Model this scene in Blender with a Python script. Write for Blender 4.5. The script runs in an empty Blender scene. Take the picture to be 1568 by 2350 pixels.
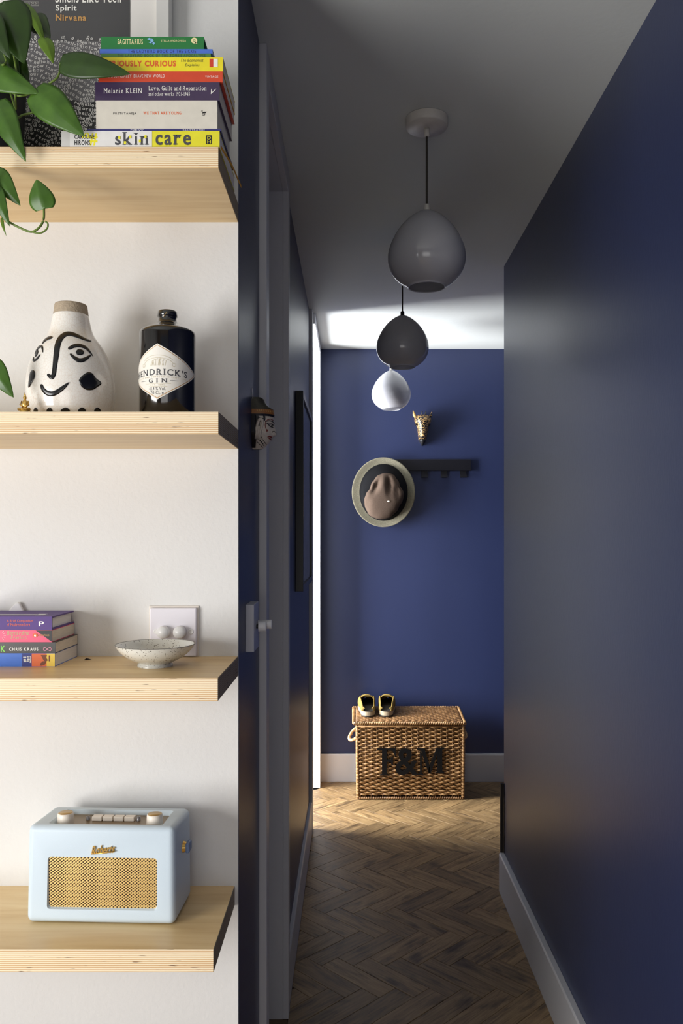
import bpy, bmesh, math, random
from mathutils import Vector, Matrix
from math import sin, cos, pi, radians, sqrt, atan2
random.seed(4)
C = bpy.context.scene.collection
SC = bpy.context.scene

# ------------------------------------------------------------------ camera
F = 1870.0; EYE = 1.43; VX, VY = 806.0, 1225.0
cd = bpy.data.cameras.new('camera'); cam = bpy.data.objects.new('camera', cd); C.objects.link(cam)
cam.location = (0, 0, EYE); cam.rotation_euler = (pi/2, 0, 0)
cd.sensor_fit = 'VERTICAL'; cd.sensor_height = 36.0; cd.lens = F/2350*36
cd.shift_x = (784-VX)/2350; cd.shift_y = (VY-1175)/2350
cd.clip_start = 0.02
SC.camera = cam
def P(px, py, Y):
    return Vector(((px-VX)*Y/F, Y, EYE-(py-VY)*Y/F))

# ------------------------------------------------------------------ light and exposure
w = bpy.data.worlds.new('world'); SC.world = w; w.use_nodes = True
w.node_tree.nodes['Background'].inputs[0].default_value = (0.55, 0.65, 0.9, 1)
w.node_tree.nodes['Background'].inputs[1].default_value = 0.15
def area(name, loc, target, sx, sy, power, col, spread=180):
    l = bpy.data.lights.new(name, 'AREA'); l.shape = 'RECTANGLE'; l.size = sx; l.size_y = sy
    l.energy = power; l.color = col; l.spread = radians(spread)
    o = bpy.data.objects.new(name, l); C.objects.link(o); o.location = loc
    d = Vector(target)-Vector(loc); o.rotation_euler = d.to_track_quat('-Z', 'Y').to_euler()
    return o
area('window_light_near', (-1.93, -0.45, 1.10), (.2, .30, 1.10), 1.15, 1.2, 66, (1.0, 0.99, 0.985))
area('fill_light_rear', (-.30, -1.95, .95), (-.30, 0, .95), 1.6, 1.3, 14, (1.0, 0.97, 0.93))  # soft warm fill added behind the camera for room bounce, not a window
area('window_light_hall', (-1.93, 4.05, 1.30), (0, 4.10, 1.30), 1.25, 1.6, 345, (0.95, 0.965, 1.0))
SC.view_settings.view_transform = 'Standard'; SC.view_settings.look = 'None'
SC.view_settings.exposure = 0.0; SC.view_settings.gamma = 1.0; SC.view_settings.use_curve_mapping = False

# ------------------------------------------------------------------ materials
def srgb(r, g, b):
    f = lambda c: (c/255/12.92) if c/255 <= .04045 else ((c/255+.055)/1.055)**2.4
    return (f(r), f(g), f(b), 1)
def mat(name, col, rough=.5, metal=0, spec=.5, coat=0, noise=None, bump=None, scale=(1,1,1), trans=None, sub=None):
    """noise=(scale, amount) varies colour, bump=(scale, strength) adds fine relief."""
    m = bpy.data.materials.new(name); m.use_nodes = True; nt = m.node_tree; b = nt.nodes['Principled BSDF']
    if len(col) == 3: col = srgb(*col)
    b.inputs['Base Color'].default_value = col; b.inputs['Roughness'].default_value = rough
    b.inputs['Metallic'].default_value = metal; b.inputs['Specular IOR Level'].default_value = spec
    b.inputs['Coat Weight'].default_value = coat; b.inputs['Coat Roughness'].default_value = .08
    if sub: b.inputs['Subsurface Weight'].default_value = sub; b.inputs['Subsurface Scale'].default_value = .01
    if noise or bump:
        tc = nt.nodes.new('ShaderNodeTexCoord'); mp = nt.nodes.new('ShaderNodeMapping')
        mp.inputs['Scale'].default_value = scale; nt.links.new(tc.outputs['Object'], mp.inputs['Vector'])
    if noise:
        n = nt.nodes.new('ShaderNodeTexNoise'); n.inputs['Scale'].default_value = noise[0]; n.inputs['Detail'].default_value = 5
        nt.links.new(mp.outputs[0], n.inputs['Vector'])
        r = nt.nodes.new('ShaderNodeMapRange'); r.inputs['From Min'].default_value = .3; r.inputs['From Max'].default_value = .7
        r.inputs['To Min'].default_value = 1-noise[1]; r.inputs['To Max'].default_value = 1+noise[1]*.6
        nt.links.new(n.outputs['Fac'], r.inputs['Value'])
        h = nt.nodes.new('ShaderNodeVectorMath'); h.operation = 'SCALE'; h.inputs[0].default_value = col[:3]
        nt.links.new(r.outputs[0], h.inputs['Scale']); nt.links.new(h.outputs[0], b.inputs['Base Color'])
    if bump:
        n2 = nt.nodes.new('ShaderNodeTexNoise'); n2.inputs['Scale'].default_value = bump[0]; n2.inputs['Detail'].default_value = 4
        nt.links.new(mp.outputs[0], n2.inputs['Vector'])
        bp = nt.nodes.new('ShaderNodeBump'); bp.inputs['Strength'].default_value = bump[1]; bp.inputs['Distance'].default_value = .002
        nt.links.new(n2.outputs['Fac'], bp.inputs['Height']); nt.links.new(bp.outputs[0], b.inputs['Normal'])
    return m
def nodes(m): return m.node_tree, m.node_tree.nodes['Principled BSDF']
def new(nt, t, **kw):
    n = nt.nodes.new(t)
    for k, v in kw.items():
        if k in n.inputs: n.inputs[k].default_value = v
        else: setattr(n, k, v)
    return n
def ramp(nt, stops):
    r = nt.nodes.new('ShaderNodeValToRGB'); e = r.color_ramp.elements
    while len(e) < len(stops): e.new(.5)
    for i, (p, c) in enumerate(stops): e[i].position = p; e[i].color = srgb(*c) if len(c) == 3 else c
    return r

M = {}
M['white_wall'] = mat('white_wall_paint', (226, 225, 222), .75, spec=.25, noise=(3, .03), bump=(150, .25))
M['blue'] = mat('navy_wall_paint', (44, 53, 88), .38, spec=.5, noise=(2.2, .10), bump=(170, .10), scale=(1, 1, .35))
M['ceiling'] = mat('ceiling_paint', (213, 217, 214), .8, spec=.2, bump=(60, .2))
M['trim'] = mat('trim_paint', (204, 203, 204), .42, bump=(40, .15), scale=(1, 1, .1))
M['trim_end'] = mat('white_frame_paint', (235, 236, 240), .4)
M['dark_back'] = mat('dim_room_paint', (150, 130, 108), .8)
M['black_wood'] = mat('dark_brown_wood', (34, 24, 20), .5, noise=(20, .3))
M['white_plastic'] = mat('white_plastic', (235, 234, 232), .3)
M['pages'] = mat('book_pages', (222, 212, 196), .9, noise=(200, .10), scale=(.2, .2, 6), bump=(400, .3))
M['pages_white'] = mat('white_book_pages', (230, 226, 222), .9, noise=(200, .06), scale=(.2, .2, 6))
M['glass_white'] = mat('opal_glass', (205, 205, 210), .13, spec=.6, coat=.6)
nt, b = nodes(M['glass_white']); tr = nt.nodes.new('ShaderNodeBsdfTranslucent'); tr.inputs[0].default_value = (.75, .75, .77, 1); mx = nt.nodes.new('ShaderNodeMixShader'); mx.inputs[0].default_value = .35
nt.links.new(b.outputs[0], mx.inputs[1]); nt.links.new(tr.outputs[0], mx.inputs[2]); nt.links.new(mx.outputs[0], nt.nodes['Material Output'].inputs[0])
M['metal_white'] = mat('white_enamel', (212, 208, 200), .4, noise=(30, .08))
M['cord'] = mat('braided_cord', (60, 56, 50), .8, noise=(300, .3))
M['black'] = mat('black_gloss', (14, 14, 17), .22)
M['black_matt'] = mat('black_matt', (22, 22, 27), .55)
M['gold'] = mat('gold', (222, 180, 98), .28, metal=.75)
M['cream'] = mat('cream_plastic', (236, 226, 212), .35)

def ply(k=1.0):
    m = mat('plywood_edge', (225, 190, 145), .55); nt, b = nodes(m)
    tc = new(nt, 'ShaderNodeTexCoord'); sp = new(nt, 'ShaderNodeSeparateXYZ'); nt.links.new(tc.outputs['Object'], sp.inputs[0])
    n = new(nt, 'ShaderNodeTexNoise', Scale=6.0, Detail=4.0); mp = new(nt, 'ShaderNodeMapping'); mp.inputs['Scale'].default_value = (1, 1, 20)
    nt.links.new(tc.outputs['Object'], mp.inputs[0]); nt.links.new(mp.outputs[0], n.inputs['Vector'])
    a = new(nt, 'ShaderNodeMath', operation='MULTIPLY_ADD'); nt.links.new(n.outputs['Fac'], a.inputs[0]); a.inputs[1].default_value = .0018
    nt.links.new(sp.outputs['Z'], a.inputs[2])
    d = new(nt, 'ShaderNodeMath', operation='DIVIDE'); nt.links.new(a.outputs[0], d.inputs[0]); d.inputs[1].default_value = .0031
    fr = new(nt, 'ShaderNodeMath', operation='FRACT'); nt.links.new(d.outputs[0], fr.inputs[0])
    r = ramp(nt, [(0, (246, 232, 200)), (.36, (240, 220, 182)), (.48, (206, 160, 108)), (.62, (222, 184, 134)), (.74, (190, 138, 92)), (.86, (243, 228, 196))])
    nt.links.new(fr.outputs[0], r.inputs[0])
    # dark filler gaps along single plies
    n2 = new(nt, 'ShaderNodeTexNoise', Scale=1.0, Detail=2.0); mp2 = new(nt, 'ShaderNodeMapping'); mp2.inputs['Scale'].default_value = (28, 28, 420)
    nt.links.new(tc.outputs['Object'], mp2.inputs[0]); nt.links.new(mp2.outputs[0], n2.inputs['Vector'])
    r2 = ramp(nt, [(.66, (255, 255, 255)), (.72, (110, 80, 60))]); nt.links.new(n2.outputs['Fac'], r2.inputs[0])
    mx = new(nt, 'ShaderNodeMix', data_type='RGBA', blend_type='MULTIPLY'); mx.inputs[0].default_value = 1
    nt.links.new(r.outputs[0], mx.inputs[6]); nt.links.new(r2.outputs[0], mx.inputs[7])
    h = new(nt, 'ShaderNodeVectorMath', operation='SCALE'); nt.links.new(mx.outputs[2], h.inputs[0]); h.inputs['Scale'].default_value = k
    nt.links.new(h.outputs[0], b.inputs['Base Color']); return m
def veneer():
    m = mat('birch_veneer', (222, 190, 145), .38); nt, b = nodes(m)
    tc = new(nt, 'ShaderNodeTexCoord'); mp = new(nt, 'ShaderNodeMapping'); mp.inputs['Scale'].default_value = (1.2, 14, 14)
    nt.links.new(tc.outputs['Object'], mp.inputs[0])
    n = new(nt, 'ShaderNodeTexNoise', Scale=3.0, Detail=6.0, Distortion=.6); nt.links.new(mp.outputs[0], n.inputs['Vector'])
    r = ramp(nt, [(.3, (220, 184, 128)), (.5, (232, 200, 146)), (.7, (240, 212, 162))]); nt.links.new(n.outputs['Fac'], r.inputs[0])
    nt.links.new(r.outputs[0], b.inputs['Base Color']); return m
M['ply'] = ply(); M['ply_end_shaded'] = ply(.4); M['veneer'] = veneer()  # shelf ends get a darkened ply copy, their shade put into the colour
def oak():
    m = mat('oak_block', (150, 115, 75), .48); nt, b = nodes(m)
    tc = new(nt, 'ShaderNodeTexCoord'); oi = new(nt, 'ShaderNodeObjectInfo')
    ad = new(nt, 'ShaderNodeVectorMath', operation='ADD'); nt.links.new(tc.outputs['Object'], ad.inputs[0])
    cb = new(nt, 'ShaderNodeCombineXYZ'); ml = new(nt, 'ShaderNodeMath', operation='MULTIPLY'); ml.inputs[1].default_value = 37
    nt.links.new(oi.outputs['Random'], ml.inputs[0]); nt.links.new(ml.outputs[0], cb.inputs[2]); nt.links.new(ml.outputs[0], cb.inputs[0]); nt.links.new(cb.outputs[0], ad.inputs[1])
    mp = new(nt, 'ShaderNodeMapping'); mp.inputs['Scale'].default_value = (5, 60, 60); nt.links.new(ad.outputs[0], mp.inputs[0])
    n = new(nt, 'ShaderNodeTexNoise', Scale=1.2, Detail=7.0, Roughness=.62, Distortion=1.2); nt.links.new(mp.outputs[0], n.inputs['Vector'])
    r = ramp(nt, [(.30, (100, 78, 50)), (.48, (148, 119, 80)), (.70, (178, 149, 104))]); nt.links.new(n.outputs['Fac'], r.inputs[0])
    # stains
    mp3 = new(nt, 'ShaderNodeMapping'); mp3.inputs['Scale'].default_value = (9, 22, 9); nt.links.new(ad.outputs[0], mp3.inputs[0])
    n3 = new(nt, 'ShaderNodeTexNoise', Scale=1.0, Detail=5.0); nt.links.new(mp3.outputs[0], n3.inputs['Vector'])
    r3 = ramp(nt, [(.28, (92, 80, 68)), (.45, (235, 235, 235)), (.7, (255, 255, 255))]); nt.links.new(n3.outputs['Fac'], r3.inputs[0])
    mx = new(nt, 'ShaderNodeMix', data_type='RGBA', blend_type='MULTIPLY'); mx.inputs[0].default_value = .75
    nt.links.new(r.outputs[0], mx.inputs[6]); nt.links.new(r3.outputs[0], mx.inputs[7])
    mr = new(nt, 'ShaderNodeMapRange'); mr.inputs['To Min'].default_value = .66; mr.inputs['To Max'].default_value = 1.04
    nt.links.new(oi.outputs['Random'], mr.inputs['Value'])
    h = new(nt, 'ShaderNodeVectorMath', operation='SCALE'); nt.links.new(mx.outputs[2], h.inputs[0]); nt.links.new(mr.outputs[0], h.inputs['Scale'])
    nt.links.new(h.outputs[0], b.inputs['Base Color'])
    bp = new(nt, 'ShaderNodeBump', Strength=.25, Distance=.002); nt.links.new(n.outputs['Fac'], bp.inputs['Height']); nt.links.new(bp.outputs[0], b.inputs['Normal'])
    return m
M['oak'] = oak()
M['floor_base'] = mat('floor_pitch', (20, 16, 12), .8)

# ------------------------------------------------------------------ mesh helpers
class MB:
    def __init__(s): s.v = []; s.f = []; s.m = []; s.sm = []
    def add(s, vs, fs, mi=0, smooth=False):
        o = len(s.v); s.v += [Vector(v) for v in vs]
        for f in fs: s.f.append([i+o for i in f]); s.m.append(mi); s.sm.append(smooth)
        return s
    def box(s, x0, x1, y0, y1, z0, z1, mi=0):
        vs = [(x, y, z) for z in (z0, z1) for y in (y0, y1) for x in (x0, x1)]
        return s.add(vs, [(0,2,3,1), (4,5,7,6), (0,1,5,4), (2,6,7,3), (0,4,6,2), (1,3,7,5)], mi)
    def lathe(s, c, prof, n=48, mi=0, axis=2, close=False):
        """prof: list of (r, h) along axis from c."""
        vs = []; fs = []; k = len(prof)
        for (r, h) in prof:
            for i in range(n):
                a = 2*pi*i/n; p = [r*cos(a), r*sin(a)]
                if axis == 2: q = (p[0], p[1], h)
                elif axis == 1: q = (p[0], h, -p[1])
                else: q = (h, p[0], p[1])
                vs.append(Vector(c)+Vector(q))
        for j in range(k-1):
            for i in range(n):
                a, b2 = j*n+i, j*n+(i+1) % n
                fs.append((a, b2, b2+n, a+n))
        if prof[0][0] > 1e-6: pass
        s.add(vs, fs, mi, True)
        return s
    def cyl(s, c, r, h, n=32, mi=0, axis=2, r2=None):
        r2 = r if r2 is None else r2
        s.lathe(c, [(1e-5, 0), (r, 0)], n, mi, axis); s.lathe(c, [(r, 0), (r2, h)], n, mi, axis); s.lathe(c, [(r2, h), (1e-5, h)], n, mi, axis)
        return s
    def tube(s, pts, r, n=8, mi=0, closed=False):
        pts = [Vector(p) for p in pts]; k = len(pts); vs = []; fs = []
        rr = r if hasattr(r, '__len__') else [r]*k
        up = Vector((0.13, 0.21, 1)).normalized()
        for i, p in enumerate(pts):
            if closed: t = pts[(i+1) % k]-pts[i-1]
            else: t = pts[min(i+1, k-1)]-pts[max(i-1, 0)]
            t.normalize(); u = up-t*up.dot(t)
            if u.length < .05: u = Vector((1, .1, 0))-t*Vector((1, .1, 0)).dot(t)
            u.normalize(); w2 = t.cross(u)
            for j in range(n):
                a = 2*pi*j/n; vs.append(p+(u*cos(a)+w2*sin(a))*rr[i])
        for i in range(k if closed else k-1):
            for j in range(n):
                a = i*n+j; b2 = i*n+(j+1) % n; c2 = ((i+1) % k)*n
                fs.append((a, b2, c2+(j+1) % n, c2+j))
        if not closed:
            fs.append(tuple(range(n-1, -1, -1))); fs.append(tuple(range((k-1)*n, k*n)))
        return s.add(vs, fs, mi, True)
    def prism(s, poly, f, d0, d1, mi=0):
        """poly of (u,v); f(u,v,d) to world."""
        n = len(poly); vs = [f(u, v, d0) for u, v in poly]+[f(u, v, d1) for u, v in poly]
        fs = [tuple(range(n-1, -1, -1)), tuple(range(n, 2*n))]+[(i, (i+1) % n, (i+1) % n+n, i+n) for i in range(n)]
        return s.add(vs, fs, mi)
ORG = {}
def finish(name, mb, mats, parent=None, loc=None, bevel=0, bseg=2, sub=0, kind=None, smooth=None, fixn=True):
    me = bpy.data.meshes.new(name)
    o = bpy.data.objects.new(name, me); C.objects.link(o)
    if parent is not None: off = Vector(ORG[parent.name]); o.parent = parent; ORG[o.name] = off
    else:
        if loc is None:
            xs = [v.x for v in mb.v]; ys = [v.y for v in mb.v]; zs = [v.z for v in mb.v]
            loc = ((min(xs)+max(xs))/2, (min(ys)+max(ys))/2, min(zs))
        off = Vector(loc); o.location = off; ORG[o.name] = off
    me.from_pydata([tuple(v-off) for v in mb.v], [], mb.f)
    if not isinstance(mats, (list, tuple)): mats = [mats]
    for m in mats: me.materials.append(M[m] if isinstance(m, str) else m)
    for i, p in enumerate(me.polygons): p.material_index = mb.m[i]; p.use_smooth = mb.sm[i] if smooth is None else smooth
    if fixn:
        bm = bmesh.new(); bm.from_mesh(me); bmesh.ops.recalc_face_normals(bm, faces=bm.faces); bm.to_mesh(me); bm.free()
    if bevel:
        md = o.modifiers.new('bevel', 'BEVEL'); md.width = bevel; md.segments = bseg; md.limit_method = 'ANGLE'; md.angle_limit = radians(50)
    if sub:
        md = o.modifiers.new('sub', 'SUBSURF'); md.levels = sub; md.render_levels = sub
    if kind: o['kind'] = kind
    return o
def tag(o, label, cat, group=None):
    o['label'] = label; o['category'] = cat
    if group: o['group'] = group
    return o
def thing(name, loc, label, cat, group=None):
    o = bpy.data.objects.new(name, None); C.objects.link(o); o.location = loc; o.empty_display_size = .05
    ORG[o.name] = Vector(loc); return tag(o, label, cat, group)
def struct(name, mb, mats, **kw): return finish(name, mb, mats, kind='structure', **kw)
def boxo(name, b, m, parent=None, **kw): return finish(name, MB().box(*b), m, parent, **kw)

# ------------------------------------------------------------------ lettering (built-in font, optional slab serifs)
_gl = {}
SERIF_LO = set('AEFHIKLMNPRTXYfhiklmnprx14'); SERIF_HI = set('BDEFHIKLMNPRUVWXYvwxyuijkmnrp')
def glyph(ch, bold=0, serif=False, ext=0):
    key = (ch, bold, serif, ext)
    if key in _gl: return _gl[key]
    cu = bpy.data.curves.new('g', 'FONT'); cu.body = ch; cu.size = 1; cu.offset = bold; cu.resolution_u = 3; cu.extrude = ext; cu.fill_mode = 'BOTH'
    ob = bpy.data.objects.new('g', cu); C.objects.link(ob); bpy.context.view_layer.update()
    dg = bpy.context.evaluated_depsgraph_get(); ev = ob.evaluated_get(dg); me = ev.to_mesh()
    vs = [tuple(v.co) for v in me.vertices]; fs = [tuple(p.vertices) for p in me.polygons]
    ev.to_mesh_clear(); bpy.data.objects.remove(ob); bpy.data.curves.remove(cu)
    if serif and vs:
        h = max(v[1] for v in vs)
        edges = {}
        for f in fs:
            for i in range(len(f)):
                e = tuple(sorted((f[i], f[(i+1) % len(f)]))); edges[e] = edges.get(e, 0)+1
        bd = [e for e, c in edges.items() if c == 1]
        cap = h
        def scan(y):
            xs = []
            for a, c in bd:
                y0, y1 = vs[a][1], vs[c][1]
                if (y0-y)*(y1-y) < 0: xs.append(vs[a][0]+(y-y0)/(y1-y0)*(vs[c][0]-vs[a][0]))
            xs.sort(); return [(xs[i], xs[i+1]) for i in range(0, len(xs)-1, 2)]
        add = []
        if ch in SERIF_LO: add += [(a, c, 0) for a, c in scan(.04) if c-a < .3]
        if ch in SERIF_HI: add += [(a, c, 1) for a, c in scan(h-.04) if c-a < .3]
        for a, c, top in add:
            if top and ch in 'EFDBPR' or ch in 'L' and not top: e0, e1 = .07, 0
            else: e0 = e1 = .065
            y0, y1 = (h-.05, h) if top else (0, .05)
            n0 = len(vs); zq = ext-.00008; vs += [(a-e0, y0, zq), (c+e1, y0, zq), (c+e1, y1, zq), (a-e0, y1, zq)]; fs.append((n0, n0+1, n0+2, n0+3))
    x1 = max((v[0] for v in vs), default=.3)
    _gl[key] = (vs, fs, x1); return _gl[key]
def text2d(s, bold=0, serif=False, ext=0, track=0, shear=0):
    vs = []; fs = []; x = 0
    for ch in s:
        if ch == ' ': x += .30+track; continue
        gv, gf, w2 = glyph(ch, bold, serif, ext); n0 = len(vs)
        vs += [(a+x+shear*b, b, c) for a, b, c in gv]; fs += [tuple(i+n0 for i in f) for f in gf]
        x += w2+.075+track+(.03 if serif else 0)
    return vs, fs
def put_text(mb, s, box, f, mi=0, capref=None, **kw):
    """fit the string to box=(u0,u1,v0,v1) and map with f(u,v,w). v0 = baseline, v1 = top of the tallest glyph."""
    vs, fs = text2d(s, **kw)
    if not vs: return
    x0 = min(v[0] for v in vs); x1 = max(v[0] for v in vs); y0 = 0 if capref else min(v[1] for v in vs); y1 = max(v[1] for v in vs)
    u0, u1, v0, v1 = box
    mb.add([f(u0+(a-x0)/(x1-x0)*(u1-u0), v0+(b-y0)/(y1-y0)*(v1-v0), c) for a, b, c in vs], fs, mi)
def pxf(Y, lift=.00015):
    return lambda u, v, w2: P(u, v, Y)+Vector((0, -lift-w2, 0))

# ================================================================== SETTING
H = 2.5; WY = 1.45; XL = -.20; XR = .612; YE = 4.72; YR = 3.26; D1a, D1b = 1.83, 2.40; D2a, D2b = 3.95, 4.58
struct('wall_back', MB().box(-2.0, XL-.0008, WY, WY+.06, 0, H), 'white_wall')
struct('wall_left', MB().box(XL-.10, XL, WY+.001, 1.775, 0, H), 'blue')
struct('wall_left', MB().box(XL-.10, XL, D1b+.05, 3.875, 0, H), 'blue')
struct('wall_right', MB().box(XR, XR+.12, -2.0, YR, 0, H), 'blue')
struct('wall_end', MB().box(-2.1, 2.0, YE, YE+.1, 0, H), 'blue')
struct('ceiling', MB().box(-2.1, 2.0, -2.1, YE+.1, H, H+.08), 'ceiling')
# near room beyond the frame: window wall with opening, rear wall
wl = MB(); wx0, wx1 = -2.1, -2.0
wl.box(wx0, wx1, -2.1, -1.08, 0, H); wl.box(wx0, wx1, .18, WY+.06, 0, H); wl.box(wx0, wx1, -1.08, .18, 0, .45); wl.box(wx0, wx1, -1.08, .18, 1.74, H)
struct('wall_left_window', wl, 'white_wall')
wr = MB(); wr.box(-2.0, -1.25, -2.1, -2.0, 0, H); wr.box(.55, XR+.12, -2.1, -2.0, 0, H); wr.box(-1.25, .55, -2.1, -2.0, 0, .3); wr.box(-1.25, .55, -2.1, -2.0, 2.2, H)
struct('wall_rear', wr, 'dark_back')
# side room beyond the far opening: its window wall and near partition
w2 = MB(); w2.box(wx0, wx1, 2.6, 3.40, 0, H); w2.box(wx0, wx1, 4.70, YE, 0, H); w2.box(wx0, wx1, 3.40, 4.70, 0, .45); w2.box(wx0, wx1, 3.40, 4.70, 2.15, H)
struct('wall_side_room', w2, 'white_wall')
struct('wall_partition', MB().box(-2.0, XL-.10, 2.60, 2.68, 0, H), 'white_wall')
struct('wall_side_passage', MB().box(1.9, 2.0, YR-.4, YE, 0, H), 'blue')
struct('wall_passage_near', MB().box(XR+.12, 2.0, YR-.1, YR, 0, H), 'blue')
# near doorway in the left wall: casing, lining, door
XC = XL+.016
def wob(x, a=.0006): return x+random.uniform(-a, a)
c1 = MB(); c1.box(XL-.001, XC, 1.775, D1a, 0, H-.001)
struct('trim_1', c1, 'trim', bevel=.0015)
struct('trim_2', MB().box(XL-.001, XC, D1a, D1b, H-.062, H-.001), 'trim', bevel=.0015)
struct('trim_3', MB().box(XL-.001, XC, D1b, D1b+.05, 0, H-.001), 'trim', bevel=.0015)
jb = MB(); jb.box(XL-.16, XL-.001, D1b, D1b+.05, 0, H-.001)
struct('trim_4', jb, 'trim')
struct('trim_5', MB().box(XL-.16, XL-.001, 1.775, D1a, 0, H-.001), 'trim')
struct('trim_6', MB().box(XL-.16, XL-.001, D1a, D1b, H-.062, H-.001), 'trim')
door = struct('door_1', MB().box(XL-.155, XL-.12, D1a+.002, D1b-.002, .005, H-.066), 'trim')
# far opening
struct('trim_7', MB().box(XL-.10, XC, 3.875, D2a, 0, H-.001), 'trim', bevel=.0015)
struct('trim_8', MB().box(XL-.10, -.174, D2a, D2b, H-.052, H-.001), 'trim_end')
struct('trim_9', MB().box(-.34, -.174, D2b, D2b+.138, 0.001, H-.002), 'trim_end', bevel=.001)
# baseboards: board with a chamfered top
def skirt(name, p0, p1, nrm, h=.155, t=.014, m='trim'):
    prof = [(0, 0), (t, 0), (t, h-.006), (t-.003, h), (0, h)]
    p0 = Vector(p0); p1 = Vector(p1); n = Vector(nrm); mb = MB()
    k = len(prof); vs = [q+n*u+Vector((0, 0, v)) for q in (p0, p1) for u, v in prof]
    mb.add(vs, [tuple(range(k)), tuple(range(2*k-1, k-1, -1))]+[(i, (i+1) % k, (i+1) % k+k, i+k) for i in range(k)])
    return struct(name, mb, m, bevel=.001)
skirt('baseboard_left', (XL, D1b+.05, 0), (XL, 3.875, 0), (1, 0, 0))
skirt('baseboard_right', (XR, -1.99, 0), (XR, YR, 0), (-1, 0, 0), t=.02)
skirt('baseboard_end', (-.174, YE, 0), (1.9, YE, 0), (0, -1, 0), h=.16, t=.02)
struct('trim_10', MB().box(.598, .612, YR+.001, YR+.012, 0.001, .43), 'black_wood')
# ------------------------------------------------------------------ parquet floor
floor = struct('floor', MB().box(-2.1, 2.0, -2.1, YE+.1, -.06, -.006), 'floor_base')
L, W = .262, .075
def clip(poly, x0, x1, y0, y1):
    for ax, lim, sg in ((0, x0, 1), (0, x1, -1), (1, y0, 1), (1, y1, -1)):
        out = []
        for i in range(len(poly)):
            a, b2 = poly[i-1], poly[i]; da, db = (a[ax]-lim)*sg, (b2[ax]-lim)*sg
            if (da >= 0) != (db >= 0):
                t = da/(da-db); out.append((a[0]+(b2[0]-a[0])*t, a[1]+(b2[1]-a[1])*t))
            if db >= 0: out.append(b2)
        poly = out
        if len(poly) < 3: return []
    return poly
def inset(poly, d):
    n = len(poly); out = []
    for i in range(n):
        p0, p1, p2 = Vector(poly[i-1]), Vector(poly[i]), Vector(poly[(i+1) % n])
        e1 = (p1-p0); e2 = (p2-p1)
        if e1.length < 1e-5 or e2.length < 1e-5: out.append(tuple(p1)); continue
        e1.normalize(); e2.normalize(); n1 = Vector((-e1.y, e1.x)); n2 = Vector((-e2.y, e2.x))
        bis = n1+n2; l = bis.dot(n1)
        q = p1+bis*(d/max(l, .3)); out.append(tuple(q))
    return out
def block_mb(poly, mb, f):
    a = inset(poly, .0005); t = inset(poly, .0012); n = len(poly)
    vs = [f(x, y, -.008) for x, y in a]+[f(x, y, -.0006) for x, y in a]+[f(x, y, 0) for x, y in t]
    fs = [(i, (i+1) % n, (i+1) % n+n, i+n) for i in range(n)]+[(i+n, (i+1) % n+n, (i+1) % n+2*n, i+2*n) for i in range(n)]+[tuple(range(2*n, 3*n))]
    mb.add(vs, fs)
ORI = Vector((.352, 2.936)); c45 = sqrt(.5)
# local herringbone frame -> floor: stacking direction (1,1) runs across the hall (-X), so apexes point sideways
def place_fr(x, y):
    # apex points along +X: (-1,-1)/sqrt2 -> (+1,0)
    sx = -(x+y)*c45; sy = (x-y)*c45
    return ORI.x+sx, ORI.y+sy
full = None; cnt = 0; rest = MB(); cand = []
for m in range(-22, 12):
    for k in range(-60, 60):
        for typ in (0, 1):
            bx, by = k*W+m*L, k*W-m*L
            if typ == 0: r = (bx, bx+L, by, by+W)
            else: r = (bx, bx+W, by+W, by+W+L)
            cx, cy = place_fr((r[0]+r[1])/2, (r[2]+r[3])/2)
            if -2.3 < cx < 2.1 and -2.3 < cy < 5.0: cand.append((r, typ, cx, cy))
zones = [(-.32, -.186, D1a, D1b), (-.186, .594, -2, 3.26), (-.195, 1.9, 3.26, 4.70), (-2.0, -.195, 2.68, 4.70), (-2.0, -.186, -2, WY)]
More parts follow.
